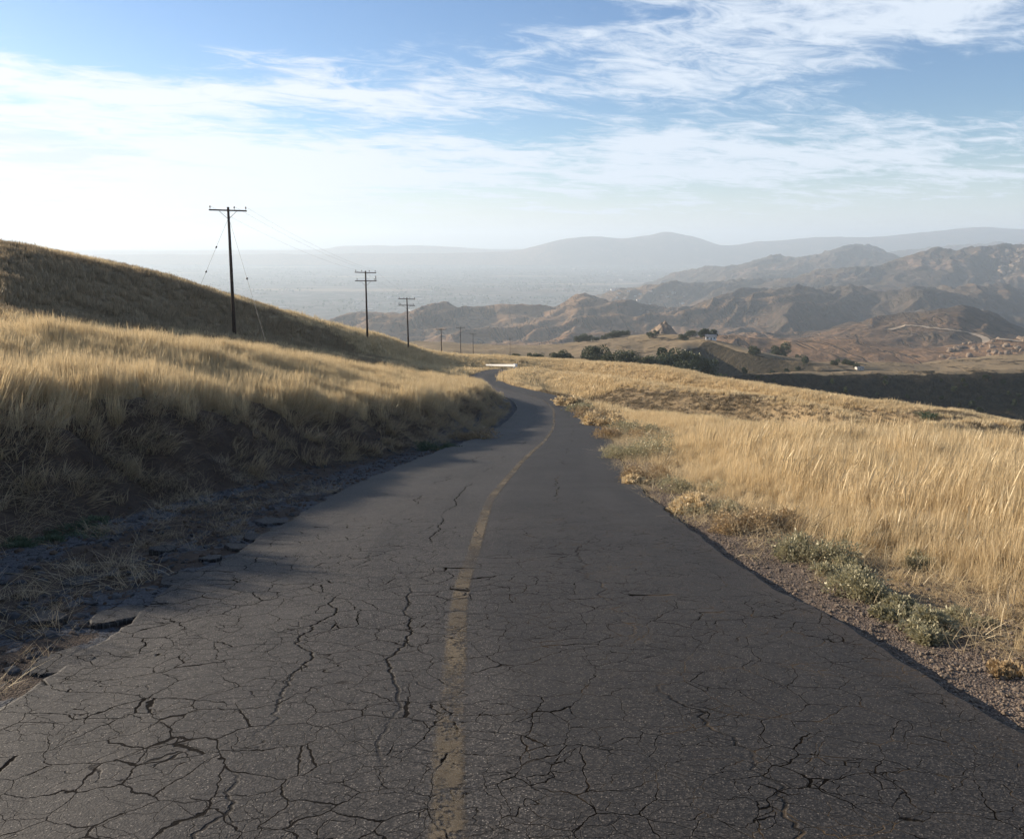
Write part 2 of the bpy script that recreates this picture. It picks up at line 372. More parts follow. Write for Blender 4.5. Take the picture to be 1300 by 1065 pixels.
def empty(name, loc, label, cat, group=None, rz=0.0, scale=None):
    o = bpy.data.objects.new(name, None); COL.objects.link(o); o.empty_display_size = 0.2
    o.location = loc; o.rotation_euler = (0, 0, rz)
    if scale: o.scale = scale if hasattr(scale, '__len__') else (scale,) * 3
    o['label'] = label; o['category'] = cat
    if group: o['group'] = group
    return o
def copy_tree(root, loc, rz, label, scale=1.0):
    c = root.copy(); COL.objects.link(c); c.location = loc; c.rotation_euler = (0, 0, rz)
    c.scale = scale if hasattr(scale, '__len__') else (scale,) * 3
    c['label'] = label
    for ch in list(root.children):
        k = ch.copy(); COL.objects.link(k); k.parent = c
        for g in list(ch.children):
            l = g.copy(); COL.objects.link(l); l.parent = k
    return c
def tube(pts, radii, sides=8, cap=True):
    pts = [Vector(p) for p in pts]; V = []; Q = []
    for i, p in enumerate(pts):
        a = pts[max(i - 1, 0)]; b = pts[min(i + 1, len(pts) - 1)]
        t = (b - a).normalized(); up = Vector((0, 0, 1)) if abs(t.z) < .9 else Vector((1, 0, 0))
        s = t.cross(up).normalized(); w = s.cross(t)
        r = radii[i] if hasattr(radii, '__len__') else radii
        for k in range(sides):
            an = 2 * math.pi * k / sides; V.append(p + (s * math.cos(an) + w * math.sin(an)) * r)
    for i in range(len(pts) - 1):
        for k in range(sides):
            Q.append((i*sides+k, i*sides+(k+1) % sides, (i+1)*sides+(k+1) % sides, (i+1)*sides+k))
    caps = [tuple(range(sides))[::-1], tuple((len(pts)-1)*sides + k for k in range(sides))] if cap else []
    return V, Q + caps
def boxv(c, s, rot=None):
    V = []
    for a in (-1, 1):
        for b in (-1, 1):
            for d in (-1, 1):
                v = Vector((a*s[0]/2, b*s[1]/2, d*s[2]/2))
                if rot is not None: v = rot @ v
                V.append(v + Vector(c))
    return V, [(0,1,3,2),(4,6,7,5),(0,4,5,1),(2,3,7,6),(0,2,6,4),(1,5,7,3)]
class MB:
    def __init__(s): s.V = []; s.Q = []
    def add(s, vq):
        o = len(s.V); s.V += [tuple(v) for v in vq[0]]; s.Q += [tuple(i + o for i in f) for f in vq[1]]; return s
    def mesh(s, name, smoothf=False, bevel=0):
        me = bpy.data.meshes.new(name); me.from_pydata(s.V, [], s.Q)
        bm = bmesh.new(); bm.from_mesh(me); bmesh.ops.recalc_face_normals(bm, faces=bm.faces)
        if bevel: bmesh.ops.bevel(bm, geom=bm.edges[:], offset=bevel, segments=2, affect='EDGES', profile=.6)
        for f in bm.faces: f.smooth = smoothf
        bm.to_mesh(me); bm.free(); return me

# ------------------------------------------------------------------ materials
def newmat(name):
    m = bpy.data.materials.new(name); m.use_nodes = True; return m, NT(m.node_tree)
def finish(T, col, rough=0.8, normal=None, spec=0.3, extra=None):
    b = T.n('ShaderNodeBsdfPrincipled'); T.set(b.inputs['Base Color'], col); T.set(b.inputs['Roughness'], rough)
    b.inputs['Specular IOR Level'].default_value = spec
    if normal is not None: T.set(b.inputs['Normal'], normal)
    o = T.n('ShaderNodeOutputMaterial'); T.set(o.inputs[0], b); return b
def bump(T, h, dist, strength=1.0, nrm=None):
    b = T.n('ShaderNodeBump'); T.set(b.inputs['Height'], h); b.inputs['Distance'].default_value = dist; b.inputs['Strength'].default_value = strength
    if nrm is not None: T.set(b.inputs['Normal'], nrm)
    return b.outputs[0]
def pos(T): return T.n('ShaderNodeNewGeometry').outputs['Position']
def attr(T, name): a = T.n('ShaderNodeAttribute', attribute_name=name); return a.outputs['Fac']

def simple(name, col, rough=.7, var=.25, scale=3., bmp=0, spec=.3, metallic=0):
    m, T = newmat(name); tc = T.n('ShaderNodeTexCoord').outputs['Object']
    n = T.noise(tc, scale, 5, .6)
    c = T.mix(T.ss(n, .3, .7), tuple(x * (1 - var) for x in col), tuple(min(1, x * (1 + var)) for x in col))
    b = finish(T, c, rough, bump(T, n, bmp) if bmp else None, spec); b.inputs['Metallic'].default_value = metallic
    return m

# --- asphalt
def asphalt():
    m, T = newmat("cracked_asphalt"); P = pos(T)
    sp = T.n('ShaderNodeSeparateXYZ'); T.set(sp.inputs[0], P); x, y = sp.outputs[0], sp.outputs[1]
    d = attr(T, 'rd')
    P2 = T.comb(x, y, 0.0)
    # stones in the binder
    fc = T.vor(P2, 125., out='Color'); fd = T.vor(P2, 125.)
    s1 = T.n('ShaderNodeSeparateColor'); T.set(s1.inputs[0], fc)
    speck = T.ss(s1.outputs[0], .45, 1.0)
    bright = T.m('MULTIPLY', T.ss(s1.outputs[1], .90, .95), T.ss(fd, .55, .2))
    tone = T.noise(P2, .55, 4, .6); tone2 = T.noise(P2, 7., 5, .65)
    base = T.mix(T.ss(tone, .3, .7), (.021, .0188, .0172), (.034, .030, .027))
    base = T.mix(T.m('MULTIPLY', T.ss(tone2, .35, .75), .35), base, (.058, .051, .045))
    c = T.mix(T.m('MULTIPLY', speck, .72), base, (.135, .120, .105))
    c = T.mix(T.m('MULTIPLY', T.ss(s1.outputs[2], .6, 1.), .5), c, (.008, .008, .008))
    c = T.mix(T.m('MULTIPLY', bright, .62), c, (.42, .37, .31))
    # the right lane was sealed later and is darker
    lane = T.ss(T.m('ADD', d, T.m('MULTIPLY', T.noise(P2, 2.2, 3), .5)), .20, .55)
    c = T.mix(T.m('MULTIPLY', lane, .42), c, (.012, .011, .011))
    # cracks
    wn = T.noise(P2, 1.7, 4, .6, out=1); wn2 = T.noise(P2, 11., 3, .6, out=1)
    off = T.v('ADD', T.v('SCALE', T.v('SUBTRACT', wn, (.5, .5, .5)), scale=.26), T.v('SCALE', T.v('SUBTRACT', wn2, (.5, .5, .5)), scale=.05))
    wp = T.v('ADD', P2, off)
    sw = T.n('ShaderNodeSeparateXYZ'); T.set(sw.inputs[0], wp)
    big = T.vor(T.comb(T.m('MULTIPLY', sw.outputs[0], 1.05), T.m('MULTIPLY', sw.outputs[1], 1.25), 0.), 3.1, 'DISTANCE_TO_EDGE')
    mid = T.vor(T.comb(sw.outputs[0], T.m('MULTIPLY', sw.outputs[1], 1.25), 3.), 7.0, 'DISTANCE_TO_EDGE')
    sml = T.vor(wp, 9.5, 'DISTANCE_TO_EDGE')
    wid = T.noise(P2, 1.1, 4, .65)
    near = T.ss(y, 12.0, 5.0)
    leftw = T.ss(d, 1.2, -1.0, .60, 1.0)
    w1 = T.m('MULTIPLY', T.ss(wid, .34, .72), T.m('MULTIPLY', T.m('ADD', T.m('MULTIPLY', near, .013), .004), leftw))
    k1 = T.m('MULTIPLY', T.ss(T.m('SUBTRACT', big, w1), .005, -.001), T.ss(T.m('ADD', T.noise(T.v('ADD', P2, (31, 7, 0)), .7, 3), T.ss(y, 13., 5., -.12, .20)), .42, .50))
    pres = T.m('MULTIPLY', T.ss(T.noise(T.v('ADD', P2, (4, 9, 0)), .9, 3), .36, .50), T.ss(y, 13.0, 5.5))
    w2 = T.m('MULTIPLY', T.ss(T.noise(P2, 2.7, 2), .35, .75), .010)
    k2 = T.m('MULTIPLY', T.ss(T.m('SUBTRACT', mid, w2), .010, -.001), pres)
    pres3 = T.m('MULTIPLY', T.ss(T.noise(T.v('ADD', P2, (14, 2, 0)), 1.1, 3), .50, .62), T.ss(y, 9.0, 4.0))
    k3 = T.m('MULTIPLY', T.ss(sml, .026, .008), T.m('MULTIPLY', pres3, .45))
    crack = T.m('MAXIMUM', T.m('MAXIMUM', k1, k2), k3)
    # one long straggling joint crack along each wheel track
    for dx, amp, seed in ((-1.05, .16, 0.), (-.48, .10, 5.), (1.0, .18, 9.)):
        cn = T.noise(T.comb(seed, T.m('MULTIPLY', y, .9), seed), 1.0, 5, .65)
        dd = T.m('ABSOLUTE', T.m('SUBTRACT', T.m('SUBTRACT', d, dx), T.m('MULTIPLY', T.m('SUBTRACT', cn, .5), amp * 5)))
        pr = T.ss(T.noise(T.comb(seed, y, 0.), .35, 2), .46, .56)
        crack = T.m('MAXIMUM', crack, T.m('MULTIPLY', T.ss(dd, .014, .003), pr))
    filler = T.m('MULTIPLY', T.ss(T.noise(P2, 3.1, 3), .5, .62), T.ss(d, -.3, 1.2))
    ccol = T.mix(filler, (.008, .007, .006), (.085, .062, .040))
    worn = T.ss(T.m('MINIMUM', big, mid), .07, .0)
    c = T.mix(T.m('MULTIPLY', worn, T.m('MULTIPLY', near, .10)), c, (.06, .053, .046))
    c = T.mix(crack, c, ccol)
    # dust gathered along the edges
    ed = T.ss(T.m('ADD', d, T.m('MULTIPLY', T.noise(P2, 3.5, 4), .5)), 2.35, 2.8)
    c = T.mix(T.m('MULTIPLY', ed, .25), c, (.08, .062, .048))
    wt = T.m('ADD', T.ss(T.m('ABSOLUTE', T.m('SUBTRACT', d, 1.75)), .42, .05), T.ss(T.m('ABSOLUTE', T.m('SUBTRACT', d, -1.45)), .5, .05))
    c = T.mix(T.m('MULTIPLY', wt, T.m('MULTIPLY', T.ss(T.noise(P2, .5, 4, .6), .35, .65), .20)), c, (.075, .068, .061))
    pt = T.noise(T.v('ADD', P2, (3, 40, 0)), .32, 5, .65)
    c = T.mix(T.m('MULTIPLY', T.ss(pt, .50, .62), .20), c, (.070, .062, .055))
    # oil and tyre streaks along the road
    st = T.noise(T.comb(T.m('MULTIPLY', d, 2.4), T.m('MULTIPLY', y, .22), 0.), 1., 5, .6)
    c = T.mix(T.m('MULTIPLY', T.ss(st, .52, .72), .35), c, (.014, .014, .0145))
    h = T.m('ADD', T.m('MULTIPLY', fd, .0016), T.m('MULTIPLY', tone2, .002))
    h = T.m('SUBTRACT', h, T.m('MULTIPLY', crack, .007))
    h = T.m('ADD', h, T.m('MULTIPLY', T.noise(P2, 1.3, 2), .012))
    rg = T.ss(speck, 0, 1, .70, .85)
    bs = finish(T, c, rg, bump(T, h, 1.0, .9), .20); T.set(bs.inputs['Specular IOR Level'], T.m('MULTIPLY', T.m('SUBTRACT', 1.0, crack), .20))
    return m
def paint():
    m, T = newmat("worn_yellow_paint"); P = pos(T)
    sp = T.n('ShaderNodeSeparateXYZ'); T.set(sp.inputs[0], P); y = sp.outputs[1]
    P2 = T.comb(sp.outputs[0], y, 0.)
    fd = T.vor(P2, 95.)
    wear = T.m('ADD', T.m('MULTIPLY', T.noise(P2, 9., 6, .7), .55), T.m('MULTIPLY', T.noise(P2, 1.0, 3), .5))
    wear = T.m('ADD', wear, T.m('MULTIPLY', T.vor(P2, 60., out='Distance'), .22))
    dd = T.m('ABSOLUTE', attr(T, 'pd'))
    thr = T.ss(y, 3.0, 8.0, .70, .78)
    al = T.m('MULTIPLY', T.ss(wear, T.m('ADD', thr, .02), T.m('SUBTRACT', thr, .10)), T.ss(T.m('ADD', dd, T.m('MULTIPLY', T.noise(P2, 22., 3), .05)), .105, .065))
    # the cracks run through the paint as well
    wn = T.noise(P2, 1.7, 4, .6, out=1); wn2 = T.noise(P2, 11., 3, .6, out=1)
    off = T.v('ADD', T.v('SCALE', T.v('SUBTRACT', wn, (.5, .5, .5)), scale=.26), T.v('SCALE', T.v('SUBTRACT', wn2, (.5, .5, .5)), scale=.05))
    sw = T.n('ShaderNodeSeparateXYZ'); T.set(sw.inputs[0], T.v('ADD', P2, off))
    big = T.vor(T.comb(T.m('MULTIPLY', sw.outputs[0], 1.05), T.m('MULTIPLY', sw.outputs[1], 1.25), 0.), 3.1, 'DISTANCE_TO_EDGE')
    al = T.m('MULTIPLY', al, T.ss(big, .006, .022))
    al = T.m('MULTIPLY', al, T.m('MULTIPLY', T.ss(T.noise(P2, .8, 4, .6), .34, .62, .35, 1.), T.ss(y, 4.2, 5.0, .88, .82)))
    c = T.mix(T.ss(T.noise(P2, 30., 4), .3, .7), (.125, .095, .058), (.17, .132, .085))
    b = finish(T, c, .8, None, .25); T.set(b.inputs['Alpha'], al)
    return m
# --- near ground: dirt, old asphalt strip, gravel, grass litter
def near_ground():
    m, T = newmat("roadside_dirt"); P = pos(T)
    sp = T.n('ShaderNodeSeparateXYZ'); T.set(sp.inputs[0], P); x, y = sp.outputs[0], sp.outputs[1]
    P2 = T.comb(x, y, 0.); d = attr(T, 'rd'); bk = attr(T, 'bk')
    n1 = T.noise(P, 1.1, 5, .6); n2 = T.noise(P, 9., 5, .65)
    vc = T.vor(P2, 75., out='Color'); vd = T.vor(P2, 75.)
    s1 = T.n('ShaderNodeSeparateColor'); T.set(s1.inputs[0], vc)
    dirt = T.mix(T.ss(n1, .3, .7), (.060, .041, .029), (.095, .066, .046))
    dirt = T.mix(T.m('MULTIPLY', T.ss(n2, .4, .7), .5), dirt, (.034, .024, .018))
    straw = T.mix(T.ss(T.noise(P, 4., 5, .7), .3, .7), (.17, .12, .065), (.29, .21, .115))
    grav = T.mix(s1.outputs[0], (.10, .072, .052), (.24, .180, .135))
    grav = T.mix(T.ss(s1.outputs[1], .8, 1.), grav, (.36, .29, .22))
    grav = T.mix(T.ss(vd, .35, .75), grav, (.075, .055, .042))
    isr = T.ss(T.m('ADD', d, T.m('MULTIPLY', n1, .7)), 3.95, 3.45)          # gravel verge on the right
    c = T.mix(T.ss(d, 0., .1), T.mix(T.ss(T.m('ADD', bk, T.m('MULTIPLY', T.m('SUBTRACT', n2, .5), 1.2)), .5, 1.1), dirt, straw), T.mix(isr, straw, grav))
    # remains of the old asphalt shoulder on the left: broken islands and one long strip
    isl = T.ss(T.noise(T.comb(T.m('MULTIPLY', x, 1.0), T.m('MULTIPLY', y, .6), 0.), 2.2, 5, .62), .49, .53)
    inner = T.m('MULTIPLY', T.ss(d, -3.55, -3.25), T.ss(d, -2.0, -2.2))
    wob = T.m('MULTIPLY', T.m('SUBTRACT', T.noise(P2, .7, 4), .5), .9)
    dw = T.m('ADD', d, wob)
    strip = T.m('MULTIPLY', T.ss(dw, T.ss(y, 4, 26, -4.9, -3.5), T.ss(y, 4, 26, -4.8, -3.4)), T.ss(dw, -4.0, -4.1))
    strip2 = T.m('MULTIPLY', T.ss(y, 10., 16.), T.m('MULTIPLY', T.ss(d, -3.7, -3.5), T.ss(d, -2., -2.2)))
    asp = T.m('MAXIMUM', T.m('MAXIMUM', T.m('MULTIPLY', isl, inner), strip), T.m('MULTIPLY', strip2, T.ss(n2, .62, .5)))
    acol = T.mix(s1.outputs[1], (.060, .061, .066), (.115, .116, .122))
    ck = T.ss(T.vor(T.v('ADD', P2, T.v('SCALE', T.noise(P2, 6., 3, out=1), scale=.15)), 7., 'DISTANCE_TO_EDGE'), .035, .01)
    acol = T.mix(ck, acol, (.018, .014, .012))
    c = T.mix(asp, c, acol)
    h = T.m('ADD', T.m('MULTIPLY', T.m('SUBTRACT', 1., vd), .012), T.m('MULTIPLY', n2, .035))
    h = T.m('ADD', h, T.m('MULTIPLY', asp, .012)); h = T.m('SUBTRACT', h, T.m('MULTIPLY', T.m('MULTIPLY', ck, asp), .015))
    finish(T, c, .92, bump(T, h, 1.0, 1.0), .2)
    return m
def hill_mat(name, kind):
    m, T = newmat(name); P = pos(T)
    ge = T.n('ShaderNodeNewGeometry'); nz = T.n('ShaderNodeSeparateXYZ'); T.set(nz.inputs[0], ge.outputs['Normal'])
    sp = T.n('ShaderNodeSeparateXYZ'); T.set(sp.inputs[0], P); x, y, z = sp.outputs
    P2 = T.comb(x, y, 0.)
    if kind == 'mid':
        n = T.noise(P2, .018, 5, .6); n2 = T.noise(P2, .22, 6, .65); n3 = T.noise(P2, 1.6, 5, .7)
        c = T.mix(T.ss(n, .35, .65), (.24, .175, .10), (.32, .235, .135))
        c = T.mix(T.m('MULTIPLY', T.ss(n2, .40, .68), .65), c, (.20, .145, .085))
        c = T.mix(T.m('MULTIPLY', T.ss(n3, .45, .72), .5), c, (.42, .31, .17))
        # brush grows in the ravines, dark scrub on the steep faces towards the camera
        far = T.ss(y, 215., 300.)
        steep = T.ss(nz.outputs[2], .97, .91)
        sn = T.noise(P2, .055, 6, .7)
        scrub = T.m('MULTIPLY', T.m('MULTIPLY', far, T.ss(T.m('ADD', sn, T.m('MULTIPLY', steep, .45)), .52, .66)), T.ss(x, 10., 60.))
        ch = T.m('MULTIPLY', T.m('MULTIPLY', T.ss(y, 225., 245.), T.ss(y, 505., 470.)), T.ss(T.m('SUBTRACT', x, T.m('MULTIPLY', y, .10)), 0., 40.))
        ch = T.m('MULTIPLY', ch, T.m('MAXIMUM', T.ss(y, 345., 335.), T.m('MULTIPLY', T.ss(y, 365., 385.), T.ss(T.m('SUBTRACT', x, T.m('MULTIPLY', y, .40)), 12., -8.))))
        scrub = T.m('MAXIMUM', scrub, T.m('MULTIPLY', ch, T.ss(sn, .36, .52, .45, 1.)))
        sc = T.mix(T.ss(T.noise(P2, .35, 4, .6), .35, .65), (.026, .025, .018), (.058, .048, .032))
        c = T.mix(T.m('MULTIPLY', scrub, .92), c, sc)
        # cattle paths and cut lines across the plateau
        tr = T.ss(T.m('ABSOLUTE', T.m('SUBTRACT', T.noise(T.comb(T.m('MULTIPLY', x, .003), T.m('MULTIPLY', y, .012), 0.), 1., 3), .5)), .006, .001)
        c = T.mix(T.m('MULTIPLY', T.m('MULTIPLY', tr, far), .6), c, (.12, .09, .06))
        h = T.m('ADD', T.m('MULTIPLY', n3, .35), T.m('MULTIPLY', n2, 1.2))
        h = T.m('ADD', h, T.m('MULTIPLY', T.m('MULTIPLY', T.noise(P2, .3, 5, .7), scrub), 5.))
        finish(T, c, .95, bump(T, h, 1.0, .8), .1)
    else:
        n = T.noise(P2, .0022, 6, .62); n2 = T.noise(P2, .012, 6, .68); n3 = T.noise(P2, .06, 5, .7)
        grass = T.mix(T.ss(n2, .35, .65), (.18, .108, .060), (.295, .182, .102))
        scrub = T.mix(T.ss(n3, .35, .65), (.036, .034, .028), (.085, .064, .046))
        steep = T.ss(nz.outputs[2], .96, .80)
        sc = T.ss(T.m('ADD', T.m('ADD', T.m('MULTIPLY', n, .55), T.m('MULTIPLY', n3, .35)), T.m('ADD', T.m('MULTIPLY', steep, .12), T.ss(x, 80., 1000., -.03, .15))), .45, .60)
        sc = T.m('MAXIMUM', sc, T.m('MULTIPLY', T.ss(T.vor(P2, .055), .42, .25), T.ss(n2, .46, .66)))
        c = T.mix(T.m('MULTIPLY', sc, .88), grass, scrub)
        # bare rock on the ridges to the right
        rk = T.m('MULTIPLY', T.ss(T.noise(P2, .0035, 5, .6), .52, .62), T.m('MULTIPLY', T.ss(x, 900., 1500.), T.ss(y, 2500., 3000.)))
        rc = T.mix(T.ss(T.vor(P2, .035), .2, .7), (.33, .21, .145), (.14, .095, .07))
        c = T.mix(T.m('MULTIPLY', rk, .6), c, rc)
        # the built-up valley floor: streets, trees and roofs too small to tell apart
        flo = T.ss(z, FL + 26, FL + 9)
        f1 = T.noise(P2, .0045, 6, .7); f2 = T.vor(P2, .02, out='Color'); fs = T.n('ShaderNodeSeparateColor'); T.set(fs.inputs[0], f2)
        town = T.mix(T.ss(f1, .40, .62), (.060, .068, .055), (.15, .135, .115))
        town = T.mix(T.ss(fs.outputs[0], .86, .95), town, (.20, .185, .17))
        town = T.mix(T.ss(T.noise(T.comb(T.m('MULTIPLY', x, .35), y, 0.), .0011, 4), .58, .66), town, (.30, .24, .17))
        c = T.mix(flo, c, town)
        h = T.m('ADD', T.m('MULTIPLY', n3, 7.), T.m('MULTIPLY', n2, 12.))
        h = T.m('ADD', h, T.m('MULTIPLY', T.m('MULTIPLY', T.vor(P2, .03), rk), 16.))
        gl = T.noise(T.comb(T.m('MULTIPLY', x, .011), T.m('MULTIPLY', y, .0035), 0.), 1., 5, .6, 1.2)
        gm = T.ss(T.m('ABSOLUTE', T.m('SUBTRACT', gl, .5)), .030, .006)
        c = T.mix(T.m('MULTIPLY', T.m('MULTIPLY', gm, T.m('SUBTRACT', 1.0, flo)), .6), c, (.050, .042, .030))
        h = T.m('SUBTRACT', h, T.m('MULTIPLY', gm, 6.))
        h = T.m('MULTIPLY', h, T.m('SUBTRACT', 1.0, flo))
        finish(T, c, .95, bump(T, h, 1.0, .75), .08)
    return m
def grass_mat(name, c1, c2, c3, trans=.42):
    m, T = newmat(name)
    oi = T.n('ShaderNodeObjectInfo').outputs['Random']
    tip = attr(T, 'tip'); br = attr(T, 'br')
    c = T.mix(oi, c1, c2); c = T.mix(T.m('MULTIPLY', br, .55), c, c3)
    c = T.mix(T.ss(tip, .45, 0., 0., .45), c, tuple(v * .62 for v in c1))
    d = T.n('ShaderNodeBsdfDiffuse'); T.set(d.inputs[0], c)
    t = T.n('ShaderNodeBsdfTranslucent'); T.set(t.inputs[0], c)
    g = T.n('ShaderNodeBsdfGlossy'); g.inputs['Roughness'].default_value = .45; T.set(g.inputs[0], (.9, .85, .7, 1))
    mx = T.n('ShaderNodeMixShader'); mx.inputs[0].default_value = trans; T.set(mx.inputs[1], d); T.set(mx.inputs[2], t)
    m2 = T.n('ShaderNodeMixShader'); m2.inputs[0].default_value = .05; T.set(m2.inputs[1], mx.outputs[0]); T.set(m2.inputs[2], g)
    o = T.n('ShaderNodeOutputMaterial'); T.set(o.inputs[0], m2.outputs[0]); return m
M_asphalt = asphalt(); M_paint = paint(); M_dirt = near_ground(); M_mid = hill_mat("dry_grass_slope", 'mid'); M_far = hill_mat("far_hill_ground", 'far')
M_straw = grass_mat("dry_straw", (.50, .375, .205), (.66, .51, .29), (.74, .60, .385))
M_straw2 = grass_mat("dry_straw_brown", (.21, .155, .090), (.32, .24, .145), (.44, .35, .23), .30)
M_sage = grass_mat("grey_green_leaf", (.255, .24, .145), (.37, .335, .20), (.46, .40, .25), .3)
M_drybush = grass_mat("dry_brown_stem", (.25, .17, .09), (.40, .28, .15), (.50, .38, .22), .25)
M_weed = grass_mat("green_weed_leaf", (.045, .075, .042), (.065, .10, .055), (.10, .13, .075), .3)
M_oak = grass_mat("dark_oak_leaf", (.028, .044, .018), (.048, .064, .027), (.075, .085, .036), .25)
M_bark = simple("grey_bark", (.10, .075, .055), .9, .35, 4., .02)
M_pole = simple("creosoted_wood", (.055, .036, .028), .85, .3, 6., .01)
M_ins = simple("insulator_porcelain", (.10, .085, .08), .3, .1, 4.)
M_wire = simple("weathered_cable", (.10, .10, .10), .5, .1, 4.)
M_white = simple("white_paint", (.80, .79, .75), .5, .06, 2.)
M_slab = simple("old_asphalt_chunk", (.058, .056, .056), .9, .35, 30., .01)
M_wall = simple("pale_stucco", (.55, .50, .44), .85, .12, .6)
M_roof = simple("tile_roof", (.22, .13, .10), .85, .2, .6)
M_groof = simple("grey_roof", (.22, .21, .20), .85, .2, .6)
M_glass = simple("dark_window", (.03, .035, .04), .15, .1, .6, 0, .5)
M_rock = simple("sandstone", (.24, .175, .12), .95, .35, .25, .5)
M_stone = simple("gravel_stone", (.19, .145, .105), .9, .4, 9., .004)

# ------------------------------------------------------------------ ground meshes
def spaced(segs):
    out = [segs[0][0]]
    for a, b, h in segs:
        n = max(1, int(round((b - a) / h))); out += list(np.linspace(a, b, n + 1)[1:])
    return np.array(out)
xs = spaced([(-90, -40, 1.6), (-40, -14, .55), (-14, -9, .18), (-9, -2.0, .055), (-2.0, 1.8, .25), (1.8, 4.6, .07), (4.6, 12, .25), (12, 40, .8), (40, 90, 2.)])
ys = spaced([(-25, -1, 1.0), (-1, 2, .2), (2, 14, .075), (14, 26, .15), (26, 60, .4), (60, 66, .6)])
X, Y = np.meshgrid(xs, ys); Z = terrain(X, Y).reshape(X.shape)
rd = road_d(X.ravel(), Y.ravel()); bk = np.clip((bank_base(Y.ravel()) - rd) / 2.9, 0, 2)
me = grid_mesh("ground", X, Y, Z, None, {'rd': rd, 'bk': bk})
link("ground", me, M_dirt, kind='structure')
phis = np.radians(spaced([(-88, -40, 1.2), (-40, -34.5, .3), (-34.5, 34.5, .082), (34.5, 40, .3), (40, 88, 1.2)]))
def rad_rows(r0, r1, k): return np.geomspace(r0, r1, max(2, int(math.log(r1 / r0) / k)))
def sector(name, r0, r1, k, mat):
    rs = rad_rows(r0, r1, k)
    P, Rr = np.meshgrid(phis, rs); X = np.sin(P) * Rr; Y = np.cos(P) * Rr
    Z = terrain(X, Y).reshape(X.shape)
    mask = None
    if r0 < 100:
        ins = (np.abs(X) < 88.5) & (Y < 64.8)
        Z = np.where((np.abs(X) < 90) & (Y < 66), Z - .05, Z)
        mask = ~(ins[:-1, :-1] & ins[1:, :-1] & ins[:-1, 1:] & ins[1:, 1:])
    return link(name, grid_mesh(name, X, Y, Z, mask), mat, kind='structure')
sector("hillside", 60, 760, .0068, M_mid)
sector("hills", 760, 7200, .0060, M_far)
sector("mountains", 7200, 30000, .009, M_far)

# ------------------------------------------------------------------ road
ry = spaced([(-25, 0, .5), (0, 14, .08), (14, 40, .25), (40, 152, .6)])
_in = np.linspace(-1, 1, 61); _in[1] = -.993; _in[-2] = .993
rdv = np.concatenate([[-1.0, -1.0, -1.0], _in, [1.0, 1.0, 1.0]])
thick = np.zeros(67); thick[0] = .12; thick[1] = .075; thick[2] = .004; thick[66] = .12; thick[65] = .075; thick[64] = .004
outw = np.zeros(67); outw[0] = -.02; outw[1] = -.006; outw[66] = .03; outw[65] = .02
RY, RT = np.meshgrid(ry, np.arange(67), indexing='ij')
el, er = edge_l(ry)[:, None], edge_r(ry)[:, None]
D = np.where(rdv[None, :] < 0, -el * rdv[None, :] * 1.0, er * rdv[None, :]) + outw[None, :]
D = np.where(rdv[None, :] < 0, -np.abs(el) * np.abs(rdv[None, :]), D) + np.where(rdv[None, :] < 0, outw[None, :], 0)
sl = np.interp(RY, _ty, _slope); cs = 1 / np.sqrt(1 + sl * sl)
RX = road_x(RY) + D * cs; RYY = RY - D * sl * cs
def road_top(y, d):
    und = .012 * fbm(y / 1.7, d / 1.3, 3, 201) + .02 * pnoise(y / 6., d / 2., 205)
    return road_z(y) + .015 * (1 - (d / 2.4) ** 2) + und
RZ = road_top(RY, D) - thick[None, :]
me = grid_mesh("road", RX, RYY, RZ, None, {'rd': D})
me.flip_normals() if me.polygons[3000].normal.z < 0 else None
link("road", me, M_asphalt, kind='structure')
# faded centre line
pyv = ry[(ry > -25) & (ry < 150)]; pd = np.linspace(-.115, .115, 7)
poff = np.interp(pyv, [0, 3, 7, 15, 26, 150], [-.22, -.20, -.02, .08, .10, .05])
PY, PD = np.meshgrid(pyv, pd, indexing='ij'); DD = PD + poff[:, None]
sl = np.interp(PY, _ty, _slope); cs = 1 / np.sqrt(1 + sl * sl)
me = grid_mesh("centre_line", road_x(PY) + DD * cs, PY - DD * sl * cs, road_top(PY, DD) + .005, None, {'pd': PD, 'rd': DD})
if me.polygons[0].normal.z < 0: me.flip_normals()
link("centre_line", me, M_paint, kind='structure')

# ------------------------------------------------------------------ grass clumps (sources stay unlinked, the fields are single 'stuff' objects)
def blades(n, rad, h0, h1_, w, lean, segs=3, flop=0.0, head=.35, seed=0, spread=.35):
    g = np.random.default_rng(seed); V = []; Q = []; tip = []; br = []
    for i in range(n):
        a = g.uniform(0, 2 * math.pi); r = rad * math.sqrt(g.uniform()); bx, by = r * math.cos(a), r * math.sin(a)
        h = g.uniform(h0, h1_); az = g.uniform(0, 2 * math.pi); sp_ = g.uniform(0, spread)
        dx = math.cos(az) * sp_ + lean[0] * g.uniform(.4, 1.3); dy = math.sin(az) * sp_ + lean[1] * g.uniform(.4, 1.3)
        f = flop * g.uniform(.6, 1.0); wa = g.uniform(0, math.pi); wx, wy = math.cos(wa), math.sin(wa)
        b = g.uniform(); o = len(V); hd = g.uniform() < head
        for k in range(segs + 1):
            t = k / segs; c = t + .5 * t * t
            x = bx + dx * h * c * .6; y = by + dy * h * c * .6; z = h * (t * (1 - f) - .12 * t * t * (abs(dx) + abs(dy)))
            ww = w * (1 - .75 * t) * .5
            if hd and k == segs - 1: ww = w * 1.1
            if hd and k == segs: ww = w * .3
            V += [(x - wx * ww, y - wy * ww, z), (x + wx * ww, y + wy * ww, z)]; tip += [t, t]; br += [b, b]
        for k in range(segs): Q.append((o + 2*k, o + 2*k+1, o + 2*k+3, o + 2*k+2))
    return np.array(V), np.array(Q), np.array(tip), np.array(br)
